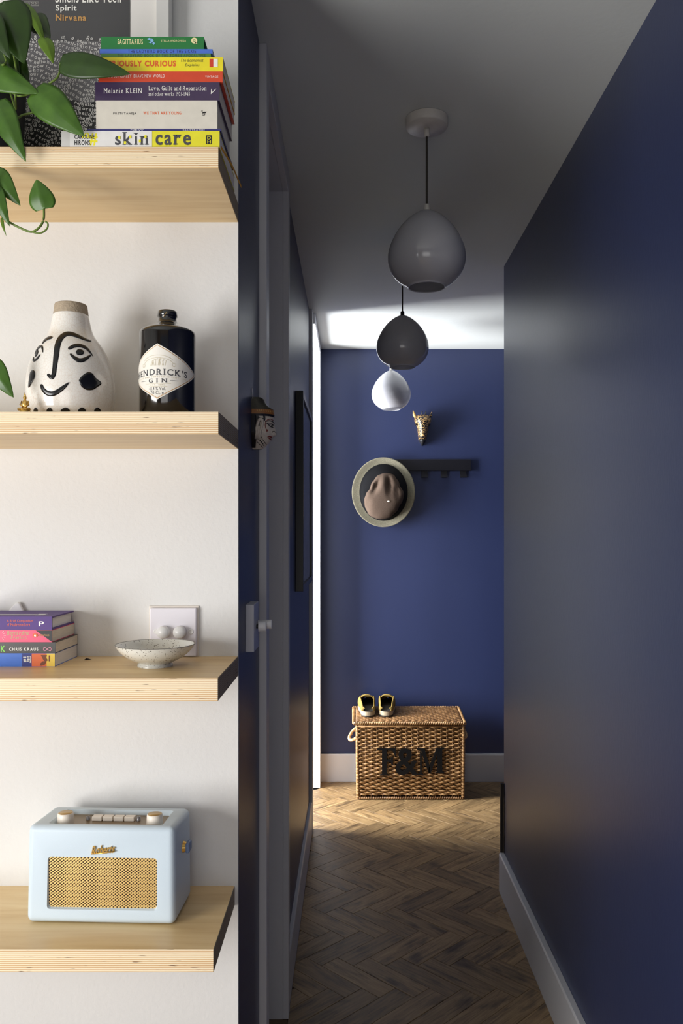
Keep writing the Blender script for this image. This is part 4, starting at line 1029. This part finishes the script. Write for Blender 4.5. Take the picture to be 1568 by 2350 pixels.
# ================================================================== END WALL: giraffe head, rack, hat
YQ = 4.68; sq = YQ/F
gh = thing('giraffe_head', P(970, 1022, YE), 'small carved giraffe head with gold and black patches mounted above the coat rack', 'ornament')
def giraffe():
    m = mat('giraffe_paint', (190, 150, 90), .4); nt, b = nodes(m)
    tc = new(nt, 'ShaderNodeTexCoord'); v = new(nt, 'ShaderNodeTexVoronoi', feature='DISTANCE_TO_EDGE', Scale=66.0); nt.links.new(tc.outputs['Object'], v.inputs['Vector'])
    r = ramp(nt, [(0, (205, 168, 112)), (.055, (190, 150, 95)), (.09, (30, 24, 24)), (1, (24, 20, 22))]); nt.links.new(v.outputs['Distance'], r.inputs[0]); nt.links.new(r.outputs[0], b.inputs['Base Color']); return m
M['giraffe'] = giraffe()
gp = [(1010, 9, 26, 1), (1002, 10, 32, 0), (992, 11, 36, 0), (982, 12.5, 40, 0), (974, 16, 42, 0), (968, 19, 44, 0), (962, 19.5, 42, 0), (957, 17, 36, 0), (953, 12, 26, 0), (951, 5, 16, 0)]
def loft(rows, cu=970):
    vs = []; fs = []; n = 20
    for v, hw, pr2, _ in rows:
        for j in range(n):
            a = 2*pi*j/n; x = cos(a)*hw*sq; y = -max(0, 1)*(sin(a)*.5+.5)*pr2*sq
            vs.append(Vector((P(cu, v, YQ).x+x, YE+y, P(cu, v, YQ).z)))
    for i in range(len(rows)-1):
        for j in range(n): fs.append((i*n+j, i*n+(j+1) % n, (i+1)*n+(j+1) % n, (i+1)*n+j))
    fs.append(tuple(range(n))); fs.append(tuple(range(len(vs)-n, len(vs))))
    return vs, fs
mb = MB(); mb.add(*loft(gp), 0, True); finish('head', mb, 'giraffe', gh)
mb = MB(); mb.add(*loft([(1022, 1, 14, 0), (1018, 4, 20, 0), (1013, 7.5, 25, 0), (1009, 9.2, 27, 0)]), 0, True); finish('muzzle', mb, 'black_matt', gh)
def spike(name, pts, rr, m):
    return finish(name, MB().tube([P(u, v, YE-d*sq) for u, v, d in pts], [r*sq for r in rr], 8), m, gh)
spike('ear', [(957, 962, 18), (951, 952, 18), (948.5, 942, 20)], [3.2, 3.6, .6], mat('pale_gold', (196, 156, 92), .4))
spike('ear', [(984, 962, 18), (989, 953, 18), (992, 944, 20)], [3.2, 3.0, .6], 'giraffe')
spike('horn', [(968.5, 956, 22), (968.5, 948, 22), (969, 943.5, 22)], [1.8, 1.5, 1.6], 'black_matt')
spike('horn', [(975.5, 956, 22), (977, 948, 22), (977.5, 943.5, 22)], [1.8, 1.5, 1.6], 'black_matt')
for s in (-1, 1):
    mb = MB(); q = P(970+s*15, 974, YE-30*sq); mb.add(*ell(q, (3.2*sq, 5*sq, 2.4*sq)), 0, True); finish('eye', mb, 'black', gh)
# coat rack
rk = thing('coat_rack', P(975, 1080, YE), 'matt black coat rack rail with hooks on the end wall, beneath the giraffe head', 'rack')
a, b2 = P(862, 1080, YE-.02), P(1082, 1054, YE-.02)
finish('rail', MB().box(a.x, b2.x, YE-.022, YE, a.z, b2.z), mat('graphite_metal', (20, 20, 27), .35), rk, bevel=.0015)
for u in (886, 931, 975, 1020, 1064.5):
    q = P(u, 1080, YE-.03); h2 = 7*sq
    mb = MB(); prf = [(0, .004), (.004, .004), (.004, -.035), (.030, -.035), (.030, -.022), (.034, -.022), (.034, -.039), (0, -.039)]
    mb.prism([(-a2, b3) for a2, b3 in prf], lambda uu, vv, d: Vector((q.x+d, YE-.004+uu, q.z+vv)), -h2, h2); finish('hook', mb, mat('graphite_hook', (18, 18, 24), .4), rk)
# hat
def felt(name, col, s=.12, bs=500): return mat(name, col, .95, spec=.15, noise=(220, s), bump=(bs, .6))
YH = YE-.055; kh = YH/F
hat = thing('hat', P(880, 1130, YE), 'brown felt hat with black band and pale flecked brim hanging from the coat rack', 'hat')
oc = [(430, 727), (480, 740), (520, 790), (545, 850), (578, 910), (565, 980), (540, 1020), (500, 1085), (440, 1130), (340, 1140), (270, 1110), (235, 1050), (220, 970), (235, 920), (270, 870), (300, 800), (350, 745), (400, 728)]
oc = [(780+x/3.92, 900+y/3.92) for x, y in oc]; cc = (881.5, 1139.5)
pol = sorted([(atan2(-(y-cc[1]), x-cc[0]) % (2*pi), math.hypot(x-cc[0], y-cc[1])) for x, y in oc])
def crad(a):
    a %= 2*pi; n = len(pol)
    for i in range(n):
        a0, r0 = pol[i]; a1, r1 = pol[(i+1) % n]; d = (a1-a0) % (2*pi); e = (a-a0) % (2*pi)
        if e <= d: 
            t = e/max(d, 1e-6); t = t*t*(3-2*t); return r0+(r1-r0)*t
    return 45
def hp(u, v, d):  # d metres out of the wall
    return P(u, v, YE-d)
N = 72
def rings(lst, name, m, close=False):
    vs = []; fs = []
    for fn in lst:
        for i in range(N): vs.append(fn(2*pi*i/N))
    for r in range(len(lst)-1):
        for i in range(N): fs.append((r*N+i, r*N+(i+1) % N, (r+1)*N+(i+1) % N, (r+1)*N+i))
    if close: fs.append(tuple(range((len(lst)-1)*N, len(lst)*N)))
    return finish(name, MB().add(vs, fs, 0, True), m, hat)
def el(cx, cy, rx, ry, d): return lambda a: hp(cx+rx*cos(a), cy-ry*sin(a), d+.006*cos(2*a))
rings([el(880.5, 1130, 54, 64, .040), el(880.5, 1130, 62, 71, .042), el(880.5, 1129.8, 70, 77.5, .052), el(880.3, 1129.7, 72.6, 79.8, .058), el(880.3, 1129.7, 72.8, 80, .061), el(880.5, 1129.8, 70, 77.5, .0605), el(880.5, 1130, 62, 71, .0525), el(880.5, 1130, 54, 64, .052)], 'brim', felt('flecked_felt', (134, 129, 110), .25, 300))
def cr(s, d, sh=0): return lambda a: hp(cc[0]+crad(a)*s*cos(a), cc[1]-crad(a)*s*sin(a), d)
rings([el(880.5, 1130, 55.5, 65.2, .056), el(880.5, 1131, 53, 62, .072), el(881, 1134, 49.5, 56, .10), cr(1.02, .118), cr(.9, .1175)], 'hat_band', felt('black_ribbon', (20, 20, 22), .1))
def crown_d(x, y):
    def gss(px, py, sx, sy, rot=0):
        dx, dy = x-px, y-py; c, s = cos(rot), sin(rot); u = dx*c+dy*s; v = -dx*s+dy*c; return math.exp(-(u*u/sx/sx+v*v/sy/sy))
    return -.030*gss(863, 1116, 6, 17, .45)-.028*gss(893, 1112, 6, 20, -.12)-.014*gss(911, 1128, 6, 16, -.2)-.010*gss(842, 1156, 6, 12, 0)
lv = []
for s, d in ((1.0, .112), (1.0, .122), (.985, .134), (.95, .146), (.88, .155), (.78, .161), (.66, .165), (.54, .167), (.42, .168), (.3, .169), (.18, .1695), (.06, .170)):
    def fn(a, s=s, d=d):
        x = cc[0]+crad(a)*s*cos(a); y = cc[1]-crad(a)*s*sin(a)
        return hp(x, y, d+crown_d(x, y)*min(1, (1.0-s)*6))
    lv.append(fn)
rings(lv, 'crown', felt('brown_felt', (84, 70, 60), .1), close=True)
mb = MB(); q = hp(892, 1150.5, .170); mb.add(*ell(q, (.0075, .0015, .004)), 0, True); finish('logo_tab', mb, mat('pale_tab', (216, 206, 190), .5), hat)

# ================================================================== WICKER HAMPER
bxl, bxr, byf, byb, bzt = .034, .606, 4.388, 4.640, .400
hm = thing('wicker_hamper', ((bxl+bxr)/2, (byf+byb)/2, 0), 'lidded wicker hamper with black F&M letters standing against the end wall', 'basket')
def wick(name, a, b3):
    m = mat(name, a, .38); nt, b = nodes(m)
    tc = new(nt, 'ShaderNodeTexCoord'); n = new(nt, 'ShaderNodeTexNoise', Scale=22.0, Detail=5.0); nt.links.new(tc.outputs['Object'], n.inputs['Vector'])
    r = ramp(nt, [(.3, a), (.68, b3)]); nt.links.new(n.outputs['Fac'], r.inputs[0]); nt.links.new(r.outputs[0], b.inputs['Base Color']); return m
M['wick'] = wick('willow', (118, 84, 48), (180, 140, 92)); M['wick2'] = wick('willow_dark', (96, 66, 38), (150, 112, 72))
# rounded rectangle path
def rrect(x0, x1, y0, y1, r, step=.0052):
    pts = []
    def seg(a, b2):
        n = max(1, int((Vector(b2)-Vector(a)).length/step)); return [Vector(a).lerp(Vector(b2), i/n) for i in range(n)]
    def arcp(c, a0): return [Vector((c[0]+r*cos(a0+i*pi/8), c[1]+r*sin(a0+i*pi/8))) for i in range(4)]
    pts += seg((x0+r, y0), (x1-r, y0)); pts += arcp((x1-r, y0+r), -pi/2); pts += seg((x1, y0+r), (x1, y1-r)); pts += arcp((x1-r, y1-r), 0)
    pts += seg((x1-r, y1), (x0+r, y1)); pts += arcp((x0+r, y1-r), pi/2); pts += seg((x0, y1-r), (x0, y0+r)); pts += arcp((x0+r, y0+r), pi)
    return pts
mb = MB(); path = rrect(bxl, bxr, byf, byb, .012); n = len(path)
per = sum((path[i]-path[i-1]).length for i in range(n)); nw = round(per/.062); rows_ = 34; pitch = (bzt-.028)/rows_
random.seed(3)
for r_ in range(rows_):
    z = .022+pitch*(r_+.5); acc = 0; pts = []; ph = pi*(r_ % 2)+random.uniform(-.25, .25)+.06*r_; zj = random.uniform(-.0008, .0008)
    for i in range(n):
        acc += (path[i]-path[i-1]).length if i else 0
        t = (path[(i+1) % n]-path[i-1]).normalized(); nr = Vector((t.y, -t.x)); wv = sin(2*pi*nw*acc/per+ph)
        p = path[i]+nr*(wv*.0055); tp = 1-.012*(1-z/bzt)
        cxm = (bxl+bxr)/2; pts.append(Vector((cxm+(p.x-cxm)*tp, p.y, z+zj+.0012*sin(4*pi*nw*acc/per))))
    mb.tube(pts, .0051, 6, closed=True)
wb = finish('woven_body', mb, 'wick', hm, kind='stuff', fixn=False)
mb = MB()
for i in range(2*nw):
    d = per*i/(2*nw); acc = 0
    for j in range(1, n):
        acc += (path[j]-path[j-1]).length
        if acc >= d: break
    p = path[j]; mb.tube([(p.x*1.0+.0035*(0), p.y, .01), (p.x, p.y, bzt-.003)], .003, 6)
finish('stakes', mb, 'wick2', hm, kind='stuff', fixn=False)
finish('shade_core', MB().box(bxl+.008, bxr-.008, byf+.008, byb-.008, .012, bzt-.02), mat('hamper_shade', (46, 30, 20), .9), hm)  # dark box inside the weave, its colour stands for the shade within
mb = MB()
def coil(p0, p1, R, r, pitch_, nseg=10):
    p0 = Vector(p0); p1 = Vector(p1); d = p1-p0; Ln = d.length; d.normalize(); u = d.cross(Vector((0.1, 0.3, 1))).normalized()
    if abs(d.z) > .9: u = Vector((1, 0, 0))
    w_ = d.cross(u); k = int(Ln/pitch_*nseg); return [p0+d*Ln*i/k+(u*cos(2*pi*i/nseg)+w_*sin(2*pi*i/nseg))*R for i in range(k+1)]
for x, y in ((bxl, byf), (bxr, byf), (bxl, byb), (bxr, byb)):
    mb = MB()
    x0_ = (bxl+bxr)/2+(x-(bxl+bxr)/2)*.988
    mb.tube([(x0_, y, .004), (x, y, bzt)], .006, 8); mb.tube(coil((x0_, y, .01), (x, y, bzt), .0075, .002, .008), .0032, 5)
    finish('corner_post', mb, 'wick', hm)
mb = MB()
for z in (.008, .020): 
    for a, b2 in (((bxl+.004, byf-.002), (bxr-.004, byf-.002)), ((bxr-.003, byf), (bxr-.003, byb)), ((bxl+.003, byf), (bxl+.003, byb)), ((bxl, byb), (bxr, byb))):
        if z < .01: mb.tube([(a[0], a[1], z), (b2[0], b2[1], z)], .0055, 8); mb.tube(coil((a[0], a[1], z), (b2[0], b2[1], z), .0055, .002, .0095), .003, 5)
finish('base_rim', mb, 'wick2', hm)
mb = MB()
for a, b2 in (((bxl, byf-.003), (bxr, byf-.003)), ((bxr, byf), (bxr, byb)), ((bxl, byf), (bxl, byb)), ((bxl, byb), (bxr, byb))): mb.tube([(a[0], a[1], bzt-.004), (b2[0], b2[1], bzt-.004)], .006, 8)
finish('top_rim', mb, 'wick', hm)
# lid: tilted woven panel
lx0, lx1, ly0, ly1 = bxl-.020, bxr+.006, byf-.016, byb+.004; lz0, lz1 = .413, .440
def lidp(s, t, up=0): return Vector((lx0+(lx1-lx0)*s, ly0+(ly1-ly0)*t, lz0+(lz1-lz0)*t+up+.004*sin(pi*s)))
mb = MB()
nr_ = 20
for j in range(nr_):
    t = .04+.92*(j+.5)/nr_; ph = pi*(j % 2)
    pts = [lidp(s_/96, t, .0035*sin(2*pi*17*s_/96+ph)) for s_ in range(2, 95)]; mb.tube(pts, .0062, 6)
finish('lid_weave', mb, 'wick2', hm, kind='stuff', fixn=False)
mb = MB(); 
for a, b2 in (((0, 0), (1, 0)), ((1, 0), (1, 1)), ((1, 1), (0, 1)), ((0, 1), (0, 0))):
    mb.tube([lidp(*a).lerp(lidp(*b2), i/10) for i in range(11)], .0068, 8); mb.tube(coil(lidp(*a), lidp(*b2), .0065, .002, .0095), .003, 5)
mb.add([lidp(.02, .02, -.004), lidp(.98, .02, -.004), lidp(.98, .98, -.004), lidp(.02, .98, -.004)], [(0, 1, 2, 3)])
finish('lid_rim', mb, 'wick', hm)
# rope handles
rope = mat('sisal_rope', (196, 160, 112), .8, noise=(150, .2))
for s, x, nm in ((-1, bxl, 'left'), (1, bxr, 'right')):
    mb = MB(); cpts = []
    for i in range(41):
        a = pi*i/40
        out = (.040 if s < 0 else .018)*sin(a)
        cpts.append(Vector((x+s*(.004+out), byf+.075+.06*cos(a) if s > 0 else byf+.06+.045*cos(a), .345+(.016 if s < 0 else .012)*cos(a)-.03*sin(a)*(1 if s < 0 else .3)+.0*i)))
    for st in range(3):
        mb.tube([p+Vector((.0045*cos(i*.9+st*2.094), .002*sin(i*.9), .0045*sin(i*.9+st*2.094))) for i, p in enumerate(cpts)], .0045, 6)
    finish('rope_handle', mb, rope, hm)
# F & M letters: strapped black slab letters
mb = MB()
fm = lambda u, v, d: P(u, v, byf-.009)+Vector((0, -d, 0))
def pl(poly): mb.prism(poly, fm, -.001, .006)
pl([(866, 1717), (908, 1717), (909, 1733), (906, 1733), (901, 1722), (888, 1721), (888, 1776), (893, 1777), (893, 1779), (872, 1779), (872, 1777), (877, 1776), (877, 1722), (866, 1720)])
pl([(888, 1742), (897, 1742), (899, 1737), (902, 1737), (902, 1755), (899, 1755), (897, 1748), (888, 1748)])
pl([(957, 1717), (974, 1717), (986, 1756), (986, 1774), (984, 1774), (966, 1722), (965, 1722), (957, 1720)])
pl([(984, 1774), (984, 1762), (1002, 1716), (1020, 1715), (1020, 1718), (1015, 1720), (1015, 1769), (1020, 1771), (1020, 1773), (999, 1774), (999, 1772), (1004, 1770), (1004, 1728), (989, 1774)])
pl([(964, 1722), (968, 1728), (968, 1774), (972, 1776), (972, 1778), (959, 1778), (959, 1776), (964, 1774)])
put_text(mb, '&', (908, 960, 1778, 1717), lambda u, v, w2: fm(u, v, .003+w2*.06), bold=.015, ext=.05)
finish('letters', mb, mat('black_strap', (9, 9, 11), .5, spec=.25, bump=(200, .3)), hm)['label'] = 'black F&M lettering strapped to the wicker front'

# ================================================================== CLOGS
must = mat('mustard_suede', (134, 112, 58), .9, spec=.2, noise=(80, .2), bump=(300, .5)); cork = mat('cork_sole', (176, 160, 132), .85, noise=(250, .15), bump=(300, .5)); tread = mat('dark_rubber', (48, 46, 44), .7); lining = mat('dark_lining', (34, 28, 22), .9)
def clog(x, y, z, rot, label):
    t = thing('clog', (x, y, z), label, 'shoe', 'pair of clogs on the hamper')
    def outl(t_):  # half widths along length 0 heel ..1 toe
        return .037*(min(1, (t_/.10)))**.4*(1+.22*sin(pi*min(1, max(0, (t_-.15)/.85)))**1.5)*(1-max(0, (t_-.72)/.28)**2.4*.999)**.5 if 0 < t_ < 1 else .0005
    Ln = .235; NS = 40
    def slab(z0, z1, m, nm, sc=1):
        vs = []; fs = []
        for zz in (z0, z1):
            ring = [(outl(.5-.5*cos(pi*i/NS))*sc, (.5-.5*cos(pi*i/NS))*Ln) for i in range(NS+1)]
            pts = [(a, b2) for a, b2 in ring]+[(-a, b2) for a, b2 in reversed(ring)]
            vs += [Vector((x+a, y+b2, z+zz+.006*max(0, b2/Ln-.7))) for a, b2 in pts]
        k = len(vs)//2
        fs = [tuple(range(k-1, -1, -1)), tuple(range(k, 2*k))]+[(i, (i+1) % k, (i+1) % k+k, i+k) for i in range(k)]
        return finish(nm, MB().add(vs, fs), m, t)
    slab(0, .007, tread, 'tread', 1.0); slab(.0071, .030, cork, 'sole', 1.02); slab(.0301, .032, lining, 'footbed', .94)
    # upper: arch cross sections from instep opening to toe, with a low collar running to the heel
    vs = []; fs = []; K = 16; S_ = 16
    for i in range(S_+1):
        t_ = .04+.955*i/S_; hw = outl(t_)*1.03; 
        top = .030+.062*sin(pi*min(1, max(0, (1-t_)/.95)**.75)*.55)
        for j in range(K+1):
            a = pi*j/K; zz = .030+(top-.030+.006)*sin(a)**.75
            lim = .040 if t_ < .22 else .040+(t_-.22)/.28*.07
            zz = min(zz, lim+.012*(1-abs(cos(a))) if t_ < .5 else 1)
            xx = cos(a)*hw
            open_ = t_ < .46
            if open_:
                # collar: walls only, lean in
                wall = .030+.040*min(1, max(0, (t_-.02)/.44))**.8
                if j <= K//2: q = j/(K/2)
                else: q = (K-j)/(K/2)
                zz = .030+(wall-.030+.012)*min(1, q*1.6); side = 1 if j <= K//2 else -1
                xx = side*(hw-(.012*max(0, q*1.6-.6) if q*1.6 < 1.6 else .010))
            vs.append(Vector((x+xx, y+t_*Ln, z+zz)))
    k = K+1
    for i in range(S_):
        for j in range(K):
            t_ = .04+.955*(i+.5)/S_
            if t_ < .44 and j in (K//2-1, K//2): continue
            fs.append((i*k+j, i*k+j+1, (i+1)*k+j+1, (i+1)*k+j))
    u = finish('upper', MB().add(vs, fs, 0, True), must, t, fixn=False); md = u.modifiers.new('s', 'SOLIDIFY'); md.thickness = .003; md.offset = 0
    # instep tongue edge standing up, rolled collar
    hw = outl(.46)*1.0
    pts = [Vector((x+cos(a)*hw*1.02, y+.455*Ln, z+.030+.062*sin(a)**.75)) for a in [pi*i/18 for i in range(19)]]
    finish('collar', MB().tube(pts, .0035, 7), must, t)
    mb = MB(); mb.box(x+hw*.9 if label.startswith('right') else x-hw*.9-.004, (x+hw*.9+.004) if label.startswith('right') else x-hw*.9, y+.095, y+.115, z+.045, z+.060); finish('buckle', mb, mat('buckle_metal', (150, 146, 136), .3, metal=1), t, bevel=.001)
    t.rotation_euler = (.10, 0, rot)
    return t
q1 = P(846, 1638, 4.44); q2 = P(886, 1638, 4.44)
clog(q1.x, 4.438, .4315, radians(4), 'left mustard suede clog on the hamper lid'); clog(q2.x, 4.438, .4325, radians(-5), 'right mustard suede clog on the hamper lid')

# ================================================================== RADIO
rx0, rx1, ry0, ry1, rz0, rz1 = -.5205, -.2785, 1.303, 1.416, S4, S4+.157
rd = thing('radio', ((rx0+rx1)/2, (ry0+ry1)/2, S4), 'pale blue leatherette retro radio with gold grille on the lowest shelf', 'radio')
lth = mat('pale_blue_leatherette', (203, 218, 228), .42, bump=(900, .10)); lth2 = mat('pale_blue_side', (186, 203, 222), .42, bump=(900, .1))
# casing: trapezoid profile in X (slightly narrower at top), with a recess in the top and in the front
zc0, zc1 = rz0+.0015, rz1
def fx(x, z): c = (rx0+rx1)/2; return c+(x-c)*(1-.012*(z-rz0)/.157)
def fpx(u, v): return P(u, v, ry0)
gx0, gx1, gz0, gz1 = P(110, 0, ry0).x, P(363, 0, ry0).x, P(0, 2087, ry0).z, P(0, 1970, ry0).z
tx0, tx1, ty0, ty1 = rx0+.032, rx1-.026, ry0+.018, ry1-.022
def solid(vs, fs, bev=0):
    bm = bmesh.new(); bv = [bm.verts.new(v) for v in vs]
    for f in fs: bm.faces.new([bv[k_] for k_ in f])
    bmesh.ops.recalc_face_normals(bm, faces=bm.faces)
    if bev: bmesh.ops.bevel(bm, geom=list(bm.edges), offset=bev, segments=6, profile=.5, affect='EDGES', clamp_overlap=True)
    me = bpy.data.meshes.new('solid'); bm.to_mesh(me); bm.free(); o = bpy.data.objects.new('solid', me); C.objects.link(o); return o
HEX = [(0, 1, 3, 2), (4, 6, 7, 5), (0, 4, 5, 1), (2, 3, 7, 6), (0, 2, 6, 4), (1, 5, 7, 3)]
ro = ORG[rd.name]; V_ = lambda x, y, z: Vector((x, y, z))-ro
case = solid([V_(fx(x, z), (ry0+.004*(z-rz0)/.157) if y == ry0 else y, z-(.004 if (y == ry1 and z == zc1) else 0)) for z in (zc0, zc1) for y in (ry0, ry1) for x in (rx0, rx1)], HEX, .0105)
cut1 = solid([V_(x, y, z) for (x0_, x1_, z0_, z1_, y) in ((gx0-.003, gx1+.003, gz0-.003, gz1+.003, ry0-.004), (gx0+.001, gx1-.001, gz0+.001, gz1-.001, ry0+.0065)) for z in (z0_, z1_) for x in (x0_, x1_)], HEX)
cut2 = solid([V_(x, y, z) for (x0_, x1_, y0_, y1_, z) in ((tx0+.006, tx1-.006, ty0+.003, ty1-.003, rz1-.013), (tx0-.004, tx1+.004, ty0-.004, ty1+.004, rz1+.003)) for y in (y0_, y1_) for x in (x0_, x1_)], HEX)
for c_ in (cut1, cut2):
    bm = bmesh.new(); bm.from_mesh(c_.data); ed = [e for e in bm.edges if (abs((e.verts[0].co-e.verts[1].co).y) > .008 and c_ is cut1) or (abs((e.verts[0].co-e.verts[1].co).z) > .012 and c_ is cut2)]
    bmesh.ops.bevel(bm, geom=ed, offset=.005, segments=4, profile=.5, affect='EDGES'); bm.to_mesh(c_.data); bm.free()
    md = case.modifiers.new('cut', 'BOOLEAN'); md.operation = 'DIFFERENCE'; md.object = c_; md.solver = 'EXACT'
bpy.context.view_layer.update()
nm = bpy.data.meshes.new_from_object(case.evaluated_get(bpy.context.evaluated_depsgraph_get()))
for o_ in (case, cut1, cut2): bpy.data.objects.remove(o_)
case = bpy.data.objects.new('casing', nm); C.objects.link(case); case.parent = rd; nm.materials.clear(); nm.materials.append(lth)
for p in nm.polygons: p.use_smooth = True; p.material_index = 0
nm.set_sharp_from_angle(angle=radians(32)); ORG['casing'] = ro
def grille():
    m = mat('gold_grille', (200, 165, 95), .35, metal=.6); nt, b = nodes(m)
    tc = new(nt, 'ShaderNodeTexCoord'); mp = new(nt, 'ShaderNodeMapping'); mp.inputs['Rotation'].default_value = (pi/2, 0, 0); nt.links.new(tc.outputs['Object'], mp.inputs[0])
    mp.inputs['Scale'].default_value = (1/.0050, 1/.0050, 1/.0050)
    # expanded metal: diamond openings between crossing strands
    sp_ = new(nt, 'ShaderNodeSeparateXYZ'); nt.links.new(tc.outputs['Object'], sp_.inputs[0])
    def sc_(o, k):
        n = new(nt, 'ShaderNodeMath', operation='MULTIPLY'); nt.links.new(o, n.inputs[0]); n.inputs[1].default_value = k; return n.outputs[0]
    def bin_(op, a, b_):
        n = new(nt, 'ShaderNodeMath', operation=op); nt.links.new(a, n.inputs[0]); nt.links.new(b_, n.inputs[1]); return n.outputs[0]
    def un_(op, a, k=None):
        n = new(nt, 'ShaderNodeMath', operation=op); nt.links.new(a, n.inputs[0])
        if k is not None: n.inputs[1].default_value = k
        return n.outputs[0]
    ux, uz = sc_(sp_.outputs['X'], 1/.0058), sc_(sp_.outputs['Z'], 1/.0046)
    d1 = un_('ABSOLUTE', un_('SUBTRACT', un_('FRACT', un_('ADD', bin_('ADD', ux, uz), 100)), .5))
    d2 = un_('ABSOLUTE', un_('SUBTRACT', un_('FRACT', un_('ADD', bin_('SUBTRACT', ux, uz), 100)), .5))
    mx_ = bin_('MAXIMUM', d1, d2)
    rp_ = ramp(nt, [(.26, (52, 34, 16)), (.36, (238, 206, 138)), (.5, (224, 184, 110))]); nt.links.new(mx_, rp_.inputs[0]); nt.links.new(rp_.outputs[0], b.inputs['Base Color'])
    bp = new(nt, 'ShaderNodeBump', Strength=.5, Distance=.001); nt.links.new(mx_, bp.inputs['Height']); nt.links.new(bp.outputs[0], b.inputs['Normal']); return m
finish('speaker_grille', MB().box(gx0, gx1, ry0+.005, ry0+.009, gz0, gz1), grille(), rd)
finish('control_panel', MB().box(tx0+.004, tx1-.004, ty0+.003, ty1-.003, rz1-.013, rz1-.0105), mat('brass_panel', (140, 120, 92), .35, metal=.3), rd)
for u in (150, 357):
    q = P(u, 1900, 1.345)
    mb = MB(); mb.lathe((q.x, 1.345, rz1-.0105), [(.0135, 0), (.0128, .016), (.0122, .0185), (.0115, .019)], 36); kb = finish('tuning_knob', mb, 'cream', rd)
    mb = MB(); mb.lathe((q.x, 1.345, rz1+.0080), [(.0117, 0), (.0115, .0007), (1e-5, .0007)], 36); finish('knob_cap', mb, mat('brushed_brass', (190, 160, 110), .35, metal=.7), kb)
for i in range(4):
    u = 223.5+i*25; q = P(u, 1890, 1.365); finish('preset_button', MB().box(q.x-.0083, q.x+.0083, 1.360, 1.372, rz1-.0105, rz1-.003), 'cream', rd, bevel=.001)
for u in (201, 318):
    q = P(u, 1890, 1.365); mb = MB(); mb.lathe((q.x, 1.366, rz1-.0105), [(.0035, 0), (.0032, .006), (1e-5, .0068)], 16); finish('small_button', mb, mat('grey_metal', (150, 148, 150), .35, metal=.6), rd)
mb = MB(); lf = lambda u, v, w2: P(u, v, ry0+.003)+Vector((0, -.0015-w2*.004, 0))
put_text(mb, 'Roberts', (213, 268, 1956, 1937), lambda u, v, w2: lf(u, v-(u-240)*.10+2, w2), bold=.015, ext=.25, shear=.35, track=-.06)
mb.tube([P(213, 1960, ry0), P(240, 1957.5, ry0-.001), P(267, 1953, ry0)], .0011, 6)
finish('name_badge', mb, 'gold', rd)
mb = MB(); q = P(433, 1942, 1.36)
mb.cyl((rx1-.001, 1.362, q.z), .0095, .0055, 24, axis=0, r2=.008); finish('strap_stud', mb, 'gold', rd)
mb = MB(); mb.box(rx1+.004, rx1+.011, 1.352, 1.374, q.z-.008, q.z+.009); finish('carry_strap', mb, mat('blue_leather_strap', (120, 140, 175), .5), rd, bevel=.003)
mb = MB()
for x in (rx0+.02, rx1-.02):
    for y in (ry0+.02, ry1-.02): mb.cyl((x, y, S4), .006, .004, 12)
finish('feet', mb, 'black_matt', rd)
finish('rear_panel', MB().box(rx0+.011, rx1-.011, ry1-.002, ry1+.003, rz0+.014, rz1-.016), lth2, rd, bevel=.002)
rd.rotation_euler = (0, 0, radians(-2.2))
